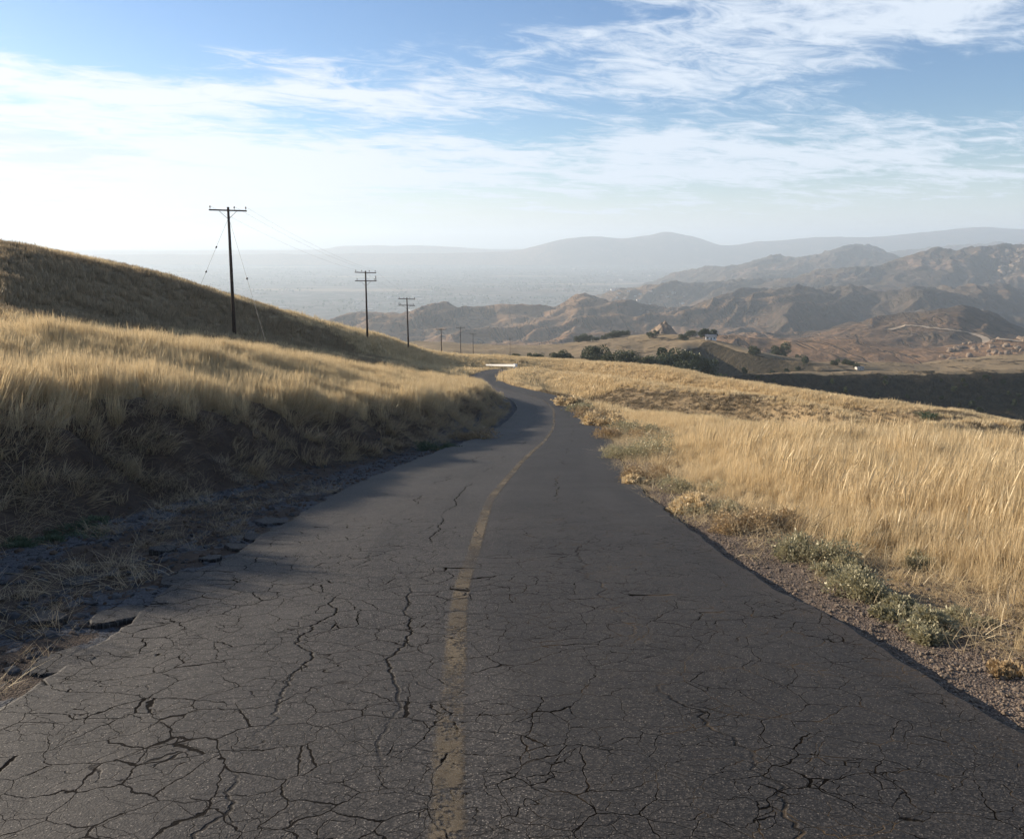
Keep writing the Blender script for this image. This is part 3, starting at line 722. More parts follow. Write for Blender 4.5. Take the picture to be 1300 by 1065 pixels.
def clump_set(name, mat, params, n):
    c = bpy.data.collections.new(name)
    for i in range(n):
        V, Q, tp, b = blades(seed=i * 13 + 5 + len(name), **params)
        me = raw_mesh(name, V, Q, {'tip': tp, 'br': b}, False); me.materials.append(mat)
        c.objects.link(bpy.data.objects.new(name, me))
    return c
def scatter(name, pts, rz, tilt, sc, coll, ncoll, label, cat="grass"):
    N = len(pts); me = bpy.data.meshes.new(name); me.vertices.add(N); me.vertices.foreach_set('co', np.asarray(pts, np.float32).ravel())
    a = me.attributes.new('rot', 'FLOAT_VECTOR', 'POINT'); a.data.foreach_set('vector', np.stack([tilt[:, 0], tilt[:, 1], rz], -1).astype(np.float32).ravel())
    a = me.attributes.new('scl', 'FLOAT_VECTOR', 'POINT'); a.data.foreach_set('vector', np.asarray(sc, np.float32).ravel())
    a = me.attributes.new('pick', 'INT', 'POINT'); a.data.foreach_set('value', rng.integers(0, ncoll, N).astype(np.int32))
    o = link(name, me, None, kind='stuff', label=label, category=cat)
    ng = bpy.data.node_groups.new(name, 'GeometryNodeTree')
    ng.interface.new_socket('Geometry', in_out='INPUT', socket_type='NodeSocketGeometry')
    ng.interface.new_socket('Geometry', in_out='OUTPUT', socket_type='NodeSocketGeometry')
    nd = ng.nodes; L = ng.links.new
    gi = nd.new('NodeGroupInput'); go = nd.new('NodeGroupOutput'); ip = nd.new('GeometryNodeInstanceOnPoints')
    ci = nd.new('GeometryNodeCollectionInfo'); ci.inputs['Collection'].default_value = coll
    ci.inputs['Separate Children'].default_value = True; ci.inputs['Reset Children'].default_value = True
    def na(nm, ty):
        q = nd.new('GeometryNodeInputNamedAttribute'); q.data_type = ty; q.inputs[0].default_value = nm
        return [s for s in q.outputs if s.enabled and s.name == 'Attribute'][0]
    L(gi.outputs[0], ip.inputs['Points']); L(ci.outputs[0], ip.inputs['Instance']); ip.inputs['Pick Instance'].default_value = True
    L(na('pick', 'INT'), ip.inputs['Instance Index']); L(na('rot', 'FLOAT_VECTOR'), ip.inputs['Rotation']); L(na('scl', 'FLOAT_VECTOR'), ip.inputs['Scale'])
    L(ip.outputs[0], go.inputs[0])
    md = o.modifiers.new('scatter', 'NODES'); md.node_group = ng
    return o
LEAN = (.14, -.04)
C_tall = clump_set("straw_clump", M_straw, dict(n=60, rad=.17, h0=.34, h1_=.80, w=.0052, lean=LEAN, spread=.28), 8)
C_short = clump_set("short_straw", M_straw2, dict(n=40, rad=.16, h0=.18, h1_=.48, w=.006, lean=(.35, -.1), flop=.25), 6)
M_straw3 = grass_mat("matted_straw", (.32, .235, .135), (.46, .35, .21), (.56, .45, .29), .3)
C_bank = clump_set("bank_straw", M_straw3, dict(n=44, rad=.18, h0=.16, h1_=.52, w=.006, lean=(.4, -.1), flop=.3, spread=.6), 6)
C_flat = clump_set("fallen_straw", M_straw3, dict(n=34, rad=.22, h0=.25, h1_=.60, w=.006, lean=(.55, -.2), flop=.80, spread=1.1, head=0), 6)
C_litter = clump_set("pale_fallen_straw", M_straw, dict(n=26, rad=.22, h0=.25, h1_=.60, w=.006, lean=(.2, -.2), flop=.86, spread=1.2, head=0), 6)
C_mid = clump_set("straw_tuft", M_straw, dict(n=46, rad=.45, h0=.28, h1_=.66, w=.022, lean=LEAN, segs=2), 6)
M_brown = grass_mat("brown_grass_with_shade", (.12, .090, .056), (.20, .150, .092), (.28, .22, .14), .25)  # darker grass, with the shade of the ripple faces put into its colour
C_midc = clump_set("hill_tuft", M_straw2, dict(n=46, rad=.45, h0=.26, h1_=.60, w=.024, lean=LEAN, segs=2), 6)  # browner straw paints the shade of the left hillside into the tufts
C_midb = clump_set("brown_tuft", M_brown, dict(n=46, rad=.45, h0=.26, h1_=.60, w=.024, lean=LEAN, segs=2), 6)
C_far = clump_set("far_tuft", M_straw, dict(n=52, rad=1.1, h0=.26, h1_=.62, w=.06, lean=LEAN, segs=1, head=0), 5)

def in_view(x, y, z, m=60):
    dep = y * CP - z * SP; up = y * SP + z * CP
    px = 650 + F * x / np.maximum(dep, .1); py = 487.5 - F * up / np.maximum(dep, .1)
    return (dep > .3) & (px > -520) & (px < 1820) & (py > -80) & (py < 1600)
def sow(n, xr, yr, cond, lo=.75, hi=1.25, tilt=.10, lift=-.02, rot=1.0, verge=False, short=False):
    x = rng.uniform(*xr, n); y = yr[0] + (yr[1] - yr[0]) * rng.uniform(0, 1, n)
    d = road_d(x, y); k = cond(x, y, d); x, y, d = x[k], y[k], d[k]
    z = terrain(x, y) + lift
    v = in_view(x, y, z); x, y, z, d = x[v], y[v], z[v], d[v]
    # patches of taller and of shorter growth
    p = .5 + .5 * fbm(x / 2.6, y / 2.6, 2, 301) + .22 * fbm(x / 11, y / 11, 2, 303)
    s = rng.uniform(lo, hi, len(x)) * (.62 + .55 * np.clip(p, 0, 1.2))
    if verge: s = s * (.38 + .62 * sstep(.2, 4.2, d - rightd(y) + .5 * fbm(x / 1.2, y / 1.2, 2, 309)))
    if short: s = s * np.where(x > 3, .85, 1.0)
    sc = np.stack([s, s, s * rng.uniform(.85, 1.15, len(x)) * (np.where(x > 3, .58, 1.0) if short else 1.0)], -1)
    rz = rng.uniform(-1, 1, len(x)) * math.pi * rot * .25
    tl = rng.normal(0, tilt, (len(x), 2)) + .26 * np.stack([pnoise(x / 1.9, y / 1.9, 371), pnoise(x / 1.9, y / 1.9, 372)], -1)
    return np.stack([x, y, z], -1), rz, tl, sc
def cat(*L):
    return [np.concatenate([l[i] for l in L]) for i in range(4)]
bankp = lambda y, d: np.clip((bank_base(y) - d) / 2.9, 0, 9)
# right-hand field beside the road
rightd = lambda y: np.interp(y, [0, 6, 9, 12, 60], [3.75, 3.6, 3.25, 2.9, 2.6])
def c_right(x, y, d):
    n = fbm(x / 1.7, y / 1.7, 3, 311)
    dens = sstep(-.1, 1.3, d - rightd(y) + .4 * n) * (.72 + .28 * sstep(-.3, .2, n))
    dens = dens * (.25 + .75 * sstep(-.62, -.30, fbm(x / 1.1, y / 1.1, 3, 313)))
    return (d > 0) & (rng.uniform(0, 1, len(x)) < dens)
A = sow(52000, (2, 34), (.3, 24), c_right, verge=True)
A2 = sow(26000, (2, 42), (24, 48), c_right, .55, .85, verge=True)
scatter("dry_grass", *cat(A, A2), C_tall, 8, "tall pale straw grass standing in the sunny field right of the road")
Br = sow(9000, (2, 34), (1.5, 34), lambda x, y, d: (d > rightd(y) + .3) & (fbm(x / 2.2, y / 2.2, 3, 381) > rng.normal(.22, .15, len(x))), .7, 1.3, .2)
scatter("brown_weeds", *Br, C_short, 6, "darker short weeds mixed into the tall straw right of the road")
Dw = sow(1300, (-8, 0), (2, 14), lambda x, y, d: (d < -2.6) & (d > -5.2) & (fbm(x, y, 2, 391) > rng.normal(.05, .2, len(x))), .5, 1.0, .25, .0, 4)
scatter("fallen_grass", *Dw, C_flat, 6, "dead stems fallen among the broken asphalt in the ditch")
B = sow(17000, (2, 16), (1.5, 30), lambda x, y, d: (d > 0) & (np.abs(d - rightd(y) - .45 + .35 * fbm(x, y, 2, 5)) < rng.uniform(.1, 1.25, len(x))) , .6, 1.1, .25, .0, 4)
scatter("fallen_grass", *B, C_litter, 6, "flattened pale straw lying along the right edge of the gravel verge")
C_oat = clump_set("wild_oat", M_straw, dict(n=9, rad=.16, h0=.75, h1_=1.12, w=.0085, lean=(.16, -.04), segs=4, head=1.0, spread=.3), 5)
Ot = sow(2000, (3, 24), (3, 22), lambda x, y, d: (d > rightd(y) + 1.6), .7, 1.0, .08)
scatter("wild_oats", *Ot, C_oat, 5, "taller seed heads standing above the straw field right of the road")
# left bench above the bank
def c_bench(x, y, d):
    t = (bank_base(y) - d) / 2.9
    return (d < 0) & (rng.uniform(0, 1, len(x)) < sstep(.45, .80, t + .18 * fbm(x / .9, y / .9, 2, 321)))
Lb = sow(42000, (-20, 0), (1.5, 34), c_bench, .62, 1.0)
Lb2 = sow(15000, (-22, 3), (34, 66), c_bench, .7, 1.0)
scatter("dry_grass", *cat(Lb, Lb2), C_tall, 8, "tall sunlit straw grass along the top of the bank left of the road")
def c_bank(x, y, d):
    t = (bank_base(y) - d) / 2.9
    return (d < 0) & (t > .05) & (t < .8) & (rng.uniform(0, 1, len(x)) < sstep(-.25, .35, fbm(x / .8, y / .8, 3, 331) + t * .55 - .22))
Bk = sow(15000, (-11, 0), (2, 62), c_bank, .7, 1.2, .25, -.02, 1.0)
scatter("bank_grass", *Bk, C_bank, 6, "short brown grass growing down the shaded face of the left bank")
Bf = sow(13000, (-11, 0), (2, 50), lambda x, y, d: (d < 0) & (bankp(y, d) > 0.02) & (bankp(y, d) < 1.0) & (rng.uniform(0, 1, len(x)) < sstep(-.35, .25, fbm(x / .7, y / .7, 3, 341))), .7, 1.25, .3, .0, 1.0)
scatter("fallen_grass", *Bf, C_flat, 6, "matted dead grass lying on the shaded dirt at the foot of the left bank")
# middle distance
def c_mid(x, y, d):
    return (np.abs(d) > 3.0) | (y > 152)
inner = lambda x, y: ~((np.abs(x) < 22) & (y < 48) & (x < 0)) & ~((x >= 0) & (x < 42) & (y < 48)) & ~((x < 3) & (x > -22) & (y < 66))
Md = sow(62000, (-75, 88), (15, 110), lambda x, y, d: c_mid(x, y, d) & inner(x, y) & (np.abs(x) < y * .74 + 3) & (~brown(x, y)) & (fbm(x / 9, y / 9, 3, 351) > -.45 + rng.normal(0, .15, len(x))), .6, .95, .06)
scatter("dry_grass", *Md, C_mid, 6, "pale dry grass covering the hillsides beyond the bend in the road")
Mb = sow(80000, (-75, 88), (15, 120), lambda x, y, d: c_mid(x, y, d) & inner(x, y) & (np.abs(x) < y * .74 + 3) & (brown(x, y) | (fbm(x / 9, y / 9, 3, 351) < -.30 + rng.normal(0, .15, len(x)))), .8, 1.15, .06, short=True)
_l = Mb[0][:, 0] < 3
scatter("shade_brown_grass", *[a[_l] for a in Mb], C_midc, 6, "grass coloured browner for the shade on the hillside behind the nearest power pole")
scatter("shade_brown_grass", *[a[~_l] for a in Mb], C_midb, 6, "darker grass with painted shade in its colour, in the folds of the field right of the bend")
Mf = sow(60000, (-90, 150), (105, 215), lambda x, y, d: c_mid(x, y, d) & (np.abs(x) < y * .74 + 3), .9, 1.3, .05)
scatter("dry_grass", *Mf, C_far, 5, "fine golden grass on the farther rounded hilltops past the white gate")
# ------------------------------------------------------------------ stones and broken asphalt along the edges
def stone_set(name, mat, n, r, squash):
    c = bpy.data.collections.new(name)
    for i in range(n):
        bm = bmesh.new(); bmesh.ops.create_icosphere(bm, subdivisions=1, radius=r)
        g = np.random.default_rng(i + 40)
        for v in bm.verts: v.co = v.co * float(g.uniform(.65, 1.25)); v.co.z *= squash
        me = bpy.data.meshes.new(name); bm.to_mesh(me); bm.free(); me.materials.append(mat)
        c.objects.link(bpy.data.objects.new(name, me))
    return c
C_peb = stone_set("pebble", M_stone, 6, .016, .6)
C_frag = stone_set("asphalt_fragment", M_slab, 6, .035, .45)
C_clod = stone_set("dirt_clod", simple("dry_dirt", (.095, .065, .045), .95, .3, 9., .004), 6, .03, .7)
def strew(n, yr, cond, lo, hi, xr=(-8, 7)):
    x = rng.uniform(*xr, n); y = yr[0] + (yr[1] - yr[0]) * rng.uniform(0, 1, n) ** 1.5
    d = road_d(x, y); k = cond(x, y, d); x, y = x[k], y[k]; z = terrain(x, y) + .004
    v = in_view(x, y, z); x, y, z = x[v], y[v], z[v]
    s = rng.uniform(lo, hi, len(x)) ** 1.0; s = lo + (hi - lo) * ((s - lo) / (hi - lo)) ** 3
    return np.stack([x, y, z], -1), rng.uniform(-3, 3, len(x)), rng.normal(0, .3, (len(x), 2)), np.stack([s, s, s], -1)
scatter("gravel", *strew(60000, (1.5, 22), lambda x, y, d: (d > 2.44) & (d < 3.9 + rng.normal(0, .25, len(x))), .2, 1.35, (1.5, 7)), C_peb, 6, "loose brown gravel on the verge at the right edge of the asphalt", "gravel")
scatter("asphalt_rubble", *strew(12000, (1.5, 22), lambda x, y, d: (d < -2.5) & (d > -4.4) & (fbm(x / .6, y / .6, 2, 77) > -.1), .2, 1.6, (-7, -1)), C_frag, 6, "dark crumbled asphalt in the ditch left of the road", "rubble")
scatter("dirt_clods", *strew(14000, (2, 26), lambda x, y, d: (d < -2.6) & (bankp(y, d) < .9), .2, 1.5, (-10, -1)), C_clod, 6, "brown crumbly dirt at the foot of the shaded bank", "dirt")

def ground_at(px, py):
    """the point of the ground that the photograph shows at this pixel"""
    d = px_dir(px, py); ts = np.geomspace(2.0, 2600, 3200)
    P = d[None, :] / d[1] * ts[:, None]
    g = terrain(P[:, 0], P[:, 1]); k = np.argmax(P[:, 2] <= g)
    return float(P[k, 0]), float(P[k, 1]), float(g[k])
SLABS = [(155, 784, .38, .26, "large rounded slab of broken asphalt lying beside the left road edge"),
         (80, 846, .30, .20, "small oval slab of broken asphalt nearest the camera on the left edge"),
         (232, 738, .46, .22, "long flat slab of broken asphalt with a cracked top left of the road"),
         (268, 712, .20, .11, "small thin piece of asphalt just below the light coloured slabs"),
         (300, 697, .26, .13, "thin light asphalt piece in the middle of the chain of broken slabs"),
         (322, 685, .30, .12, "light grey asphalt slab second from the top of the broken edge"),
         (345, 664, .42, .17, "sunlit flat asphalt slab at the far end of the broken road edge"),
         (100, 742, .30, .17, "dark sunken asphalt piece in the ditch at the left edge"),
         (60, 788, .26, .14, "dark half buried asphalt piece among dry stems in the ditch"),
         (208, 700, .28, .12, "narrow asphalt piece lying in the dirt of the ditch")]
for i, (px, py, sx, sy, lab) in enumerate(SLABS):
    x, y, z = ground_at(px, py); g = np.random.default_rng(900 + i); n = 30
    bm = bmesh.new(); ring = []
    for k in range(n):
        a = 2 * math.pi * k / n; r = 1 + .05 * g.normal() + .10 * math.sin(2 * a + 2 * i) + .12 * math.sin(3 * a + i)
        ring.append((sx * r * math.cos(a) * .46, sy * r * math.sin(a) * 1.0))
    top = [bm.verts.new((a * .95, b * .95, .036 + g.normal() * .001)) for a, b in ring]
    mid = [bm.verts.new((a, b, .022)) for a, b in ring]; bot = [bm.verts.new((a * .97, b * .97, -.05)) for a, b in ring]
    c = bm.verts.new((0, 0, .038))
    for k in range(n):
        j = (k + 1) % n
        bm.faces.new((c, top[k], top[j])); bm.faces.new((top[k], mid[k], mid[j], top[j])); bm.faces.new((mid[k], bot[k], bot[j], mid[j]))
    bmesh.ops.recalc_face_normals(bm, faces=bm.faces)
    me = bpy.data.meshes.new("asphalt_slab"); bm.to_mesh(me); bm.free()
    o = link("asphalt_slab", me, M_asphalt, label=lab, category="asphalt slab", group="broken asphalt slabs along the left edge")
    o.location = (x, y, z + .0); o.rotation_euler = (R(g.normal() * 2 - 10), R(g.normal() * 2), R(-20 + g.normal() * 20))

# ------------------------------------------------------------------ low plants on the verges
def bush_mesh(n, rx, ry_, h, leaf, seed, lobes=8, name="foliage"):
    g = np.random.default_rng(seed)
    L = np.stack([g.uniform(-.8, .8, lobes) * rx, g.uniform(-.8, .8, lobes) * ry_, g.uniform(.0, .5, lobes) * h, g.uniform(.22, .60, lobes)], -1)
    V = np.zeros((n, 4, 3)); tip = np.zeros((n, 4)); br = np.zeros((n, 4))
    for i in range(n):
        l = L[g.integers(lobes)]
        a = g.uniform(0, 2 * math.pi); cz = g.uniform(-.1, 1); r = g.uniform(.3, 1.0) ** .5 * (1 + .28 * math.sin(a * 5 + l[0] * 30 + seed) + abs(g.normal(0, .16)))
        s = math.sqrt(max(0, 1 - cz * cz)); nrm = Vector((s * math.cos(a), s * math.sin(a), cz))
        p = Vector((l[0] + nrm.x * rx * l[3] * r, l[1] + nrm.y * ry_ * l[3] * r, max(.01, l[2] + nrm.z * h * .62 * r)))
        up = (nrm + Vector(g.normal(0, .45, 3))).normalized(); sd = up.cross(Vector(g.normal(0, 1, 3))).normalized()
        ll = leaf * g.uniform(.7, 1.5); w = ll * .34
        V[i] = [p - sd * w * .5, p + sd * w * .5, p + sd * w * .8 + up * ll * .6, p - sd * w * .2 + up * ll]
        tip[i] = [.3, .3, .8, 1.]; br[i] = g.uniform()
    return raw_mesh(name, V.reshape(-1, 3), np.arange(n * 4).reshape(n, 4), {'tip': tip, 'br': br}, False)
def stem_mesh(n, rx, ry_, h, seed):
    g = np.random.default_rng(seed); m = MB()
    for i in range(n):
        a = g.uniform(0, 6.28); e = Vector((math.cos(a) * rx * g.uniform(.3, 1.), math.sin(a) * ry_ * g.uniform(.3, 1.), h * g.uniform(.4, 1.)))
        m.add(tube([(0, 0, -.02), e * .5 + Vector((0, 0, h * .12)), e], [.006, .004, .002], 4, False))
    return m.mesh("stem")
BM = {}
def bush(px, py, wpx, kind, lab, hk=.5, cat_="bush", el=1.0):
    x, y, z = ground_at(px, py + wpx * .12); w = wpx / F * math.hypot(y, z) / 2 * 1.38
    key = (kind, len(BM) if True else 0)
    seed = int(px * 7 + py)
    mat = {'sage': M_sage, 'dry': M_drybush, 'tan': M_straw, 'weed': M_weed}[kind]
    n = int(min(5200, max(900, 5200 * (wpx / 60) ** 1.3)))
    lf = max(.022, .0016 * y)
    o = empty({'sage': 'sagebrush', 'dry': 'dry_bush', 'tan': 'straw_tussock', 'weed': 'green_weed'}[kind], (x, y, z - .01), lab, cat_, "low plants along the road edges")
    link("foliage", bush_mesh(n, w, w * el, w * hk * 1.15, lf if kind != 'tan' else lf * 1.8, seed), mat, o)
    link("stem", stem_mesh(26, w * .9, w * .9 * el, w * hk, seed + 1), M_drybush, o)
BUSHES = [(1036, 704, 62, 'sage', "largest grey green bush beside the gravel verge", .62),
 (1070, 722, 44, 'sage', "small pale grey green mat just below the largest verge bush", .30),
 (1098, 748, 58, 'sage', "second grey green bush down the gravel verge towards the camera", .55),
 (1140, 776, 54, 'sage', "flat grey green mat between two bushes on the verge", .30),
 (1188, 799, 52, 'sage', "grey green bush nearest the camera on the right verge", .42),
 (1278, 852, 30, 'dry', "small brown tuft at the right edge of the photo", .5),
 (985, 664, 44, 'dry', "dark brown dead bush just beyond the largest grey green bush", .5),
 (943, 668, 52, 'dry', "broad brown dead bush at the far end of the gravel verge", .45),
 (905, 642, 60, 'sage', "long low grey green mat behind the brown bushes", .30),
 (868, 644, 44, 'tan', "small yellow tussock touching the jagged asphalt edge", .45),
 (880, 618, 54, 'sage', "pale green mat in the straw above the yellow tussock", .34),
 (822, 604, 50, 'dry', "big tan dead bush spilling over the right road edge", .55),
 (806, 612, 24, 'tan', "straw tussock lying on the asphalt at the right edge", .40),
 (822, 574, 66, 'sage', "big grey green bush at the right road edge behind the tan one", .52),
 (794, 578, 42, 'sage', "low leafy mat growing onto the asphalt on the right", .40),
 (784, 552, 40, 'dry', "reddish brown bush at the right road edge near the bend", .50),
 (806, 548, 40, 'sage', "grey green bush behind the reddish brown one near the bend", .50),
 (768, 537, 32, 'tan', "pale straw tussock at the right road edge in the bend", .50),
 (752, 527, 30, 'dry', "small brown bush at the outside of the bend", .50),
 (738, 520, 26, 'sage', "small grey green bush at the outside of the bend", .45),
 (722, 513, 24, 'tan', "farthest straw tussock along the outside of the bend", .45),
 (1093, 688, 36, 'sage', "small grey green tuft standing in the straw right of the largest bush", .6),
 (1160, 716, 30, 'sage', "small grey tuft half hidden in the tall straw", .6),
 (1236, 786, 36, 'sage', "pale green tuft in the straw above the nearest verge bush", .4),
 (560, 566, 46, 'weed', "low green weeds at the left road edge before the bend", .25),
 (598, 556, 40, 'dry', "small olive plant at the left road edge by the grassy point", .35),
 (1180, 528, 20, 'weed', "green bush in the gully between the two rounded hills", .35)]
for b in BUSHES: bush(*b)
bush(96, 668, 78, 'weed', "dark green weed sprawling on the shaded dirt at far left", .16, "weed", .8)
bush(34, 684, 60, 'weed', "trailing end of green weed on the shaded dirt at the left edge", .10, "weed", .5)
# thick dead weeds in the gully
gp = []
for k in range(26):
    px = 1085 + rng.uniform(0, 70); yy_ = 56 + rng.uniform(0, 7); xx_ = (px - 650) / F * yy_ * 1.03; gp.append((xx_, yy_, h1(xx_, yy_)))
gp = np.array(gp)
C_gul = clump_set("gully_weed", M_drybush, dict(n=60, rad=.9, h0=.4, h1_=1.1, w=.03, lean=(.1, 0), segs=2), 3)
scatter("dead_weeds", gp, rng.uniform(-3, 3, len(gp)), rng.normal(0, .1, (len(gp), 2)), np.full((len(gp), 3), 1.1), C_gul, 3, "reddish dead weeds filling the gully between the rounded hills", "weeds")

# ------------------------------------------------------------------ power poles
POLES = []
def pole(px, top, y, arms, lab, group="wooden power poles marching down the slope", lean=0.0, r0=.17, arm_y=0.0, yaw=R(8), extra=None):
    """arms: list of (metres below top, half length, tilt, insulators as fractions of the half length)"""
    t = at(px, top, y); x = float(t[0]); gz = h1(x, y) - .15; H = float(t[2]) - gz
    e = empty("power_pole", (x, y, gz), lab, "power pole", group, yaw)
    m = MB(); m.add(tube([(-lean * H, 0, 0), (-lean * H * .5, 0, H * .5), (0, 0, H)], [r0, r0 * .84, r0 * .62], 12))
    link("post", m.mesh("post", True), M_pole, e)
    tops = []
    for (dz, hl, tilt, ins, braces) in arms:
        z0 = H - dz; rt = Matrix.Rotation(tilt, 3, 'Y')
        m = MB(); m.add(boxv((0, -.15, z0), (2 * hl, .11, .13), rt)); a = link("crossarm", m.mesh("crossarm", bevel=.012), M_pole, e)
        for s in braces:
            b = MB(); b.add(tube([(s * .75, -.16, z0 - .07), (s * .03, -.14, z0 - .75)], .02, 6)); link("brace", b.mesh("brace"), M_pole, a)
        for f in ins:
            c = rt @ Vector((f * hl, 0, .06)) + Vector((0, -.15, z0))
            b = MB()
            for (za, zb, ra, rb) in ((0, .14, .015, .015), (.12, .18, .055, .075), (.18, .20, .075, .05), (.20, .26, .05, .065), (.26, .31, .065, .025)):
                b.add(tube([c + Vector((0, 0, za)), c + Vector((0, 0, zb))], [ra, rb], 10))
            link("insulator", b.mesh("insulator", True), M_ins, a)
            if dz < .8: tops.append(c + Vector((0, 0, .30)))
    if extra:
        for q in extra: q(e, H)
    Mx = Matrix.Rotation(yaw, 3, 'Z')
    POLES.append([Mx @ c + Vector((x, y, gz)) for c in tops])
    return e, H, gz
def guy(px, py, y, h_from, knobs):
    def f(e, H):
        tgt = at(px, py, y); w = Vector(tgt); w.z = h1(w.x, w.y) - .05
        loc = Matrix.Rotation(-e.rotation_euler.z, 3, 'Z') @ (w - Vector(e.location))
        a = Vector((0, 0, H - h_from)); m = MB(); m.add(tube([a, loc], .011, 6)); g = link("guy_wire", m.mesh("guy_wire"), M_wire, e)
        for k in knobs:
            c = a.lerp(loc, k); dd = (loc - a).normalized() * .14
            b = MB(); b.add(tube([c - dd, c - dd * .4, c + dd * .4, c + dd], [.03, .08, .08, .03], 8)); link("strain_insulator", b.mesh("strain_insulator", True), M_ins, g)
    return f
def upright(frac, dz, h):
    def f(e, H):
        m = MB(); m.add(tube([(frac, -.15, H - dz - .05), (frac, -.15, H - dz + h)], .06, 8)); link("fuse_holder", m.mesh("fuse_holder"), M_ins, e)
    return f
pole(289.5, 263, 72, [(.30, 1.62, R(1.6), (-.94, .34, .95), (-1, 1))], "tallest and nearest power pole on the shaded hillside, single crossarm and guy wires",
     lean=.014, extra=[guy(247, 400, 78, .9, (.33, .62)), guy(343, 436, 62, .9, (.46,))])
pole(464, 344, 120, [(.25, 1.6, R(2), (-.9, -.35, .35, .9), ()), (1.5, 1.6, R(1), (-.8, .8), (-1, 1))], "second power pole with two crossarms standing on the grassy crest", lean=.004, extra=[upright(1.5, 1.5, .75)])
pole(516.5, 378, 150, [(.25, 1.6, R(2), (-.9, -.35, .35, .9), ()), (1.45, 1.5, R(2), (-.8, .8), (-1, 1))], "third power pole with two crossarms, left of the cluster of small poles", lean=-.008, extra=[upright(-1.5, 1.45, .5)])
pole(560, 417, 225, [(.3, 1.55, R(1), (-.9, .3, .9), (-1, 1))], "fourth power pole, shortest of the small ones, rising behind the crest")
pole(584.5, 415, 285, [(.3, 1.6, R(-1), (-.9, .3, .9), (-1, 1))], "fifth power pole, middle one of the small poles above the road bend")
pole(600.5, 423, 345, [(.3, 1.5, R(1), (-.9, .3, .9), (-1, 1))], "sixth power pole, small and thin, just left of the white gate")
pole(647.5, 429, 440, [(.3, 1.5, R(1), (-.9, .9), ())], "faint farthest power pole above the white gate")
names = ["first", "second", "third", "fourth", "fifth", "sixth", "seventh"]
for i in range(6):
    A_, B_ = POLES[i], POLES[i + 1]
    for k in range(3):
        a = A_[min(k, len(A_) - 1)] if k < 2 else A_[-1]; b = B_[0] if k == 0 else (B_[-1] if k == 2 else B_[len(B_) // 2])
        if i >= 3 and k == 1: continue
        pts = []; sag = .012 * (a - b).length
        for q in range(17):
            t = q / 16; p = a.lerp(b, t); p.z -= 4 * sag * t * (1 - t); pts.append(p)
        m = MB(); m.add(tube(pts, .006 if i == 0 else .006, 5, False))
        link("power_line", m.mesh("power_line", True), M_wire, label="thin %s power line hanging between the %s and %s poles" % (("left", "middle", "right")[k], names[i], names[i + 1]), category="power line", group="power lines between the poles")

# ------------------------------------------------------------------ white swing gate across the far road
rt = at(652.5, 463.6, 149.0); lt = at(617.0, 463.4, 157.0)
gx, gy = float(rt[0]), 149.0; gz = h1(gx, gy)
e = empty("road_gate", (gx, gy, gz), "long white bar gate beside the road beyond the bend", "gate")
A0 = Vector((.25, -.4, float(rt[2]) - gz)); A1 = Vector((float(lt[0]) - gx, 8.0, float(lt[2]) - gz))
dv = (A1 - A0).normalized(); nv = Vector((-dv.y, dv.x, 0)).normalized(); up = Vector((0, 0, 1))
m = MB(); V = []
for c, hh_ in ((A0, .24), (A1, .13)):
    for sa, sb in ((-1, -1), (1, -1), (1, 1), (-1, 1)): V.append(c + nv * .07 * sa + up * hh_ * sb)
m.add((V, [(0, 1, 2, 3), (4, 5, 6, 7), (0, 1, 5, 4), (1, 2, 6, 5), (2, 3, 7, 6), (3, 0, 4, 7)])); link("gate_bar", m.mesh("gate_bar", bevel=.02), M_white, e)
m = MB(); m.add(tube([(.05, 0, -.4), (.05, 0, A0.z + .3)], .12, 10)); link("gate_post", m.mesh("gate_post", True), M_white, e)
m = MB(); m.add(boxv(A0 + Vector((.2, -.3, 0)), (.4, .5, .56))); link("counterweight", m.mesh("counterweight", bevel=.03), M_white, e)
zz = h1(gx + A1.x, gy + A1.y) - gz
m = MB(); m.add(tube([(A1.x, A1.y, zz - .3), (A1.x, A1.y, max(A1.z - .12, zz + .3))], .08, 8)); link("rest_post", m.mesh("rest_post"), M_pole, e)

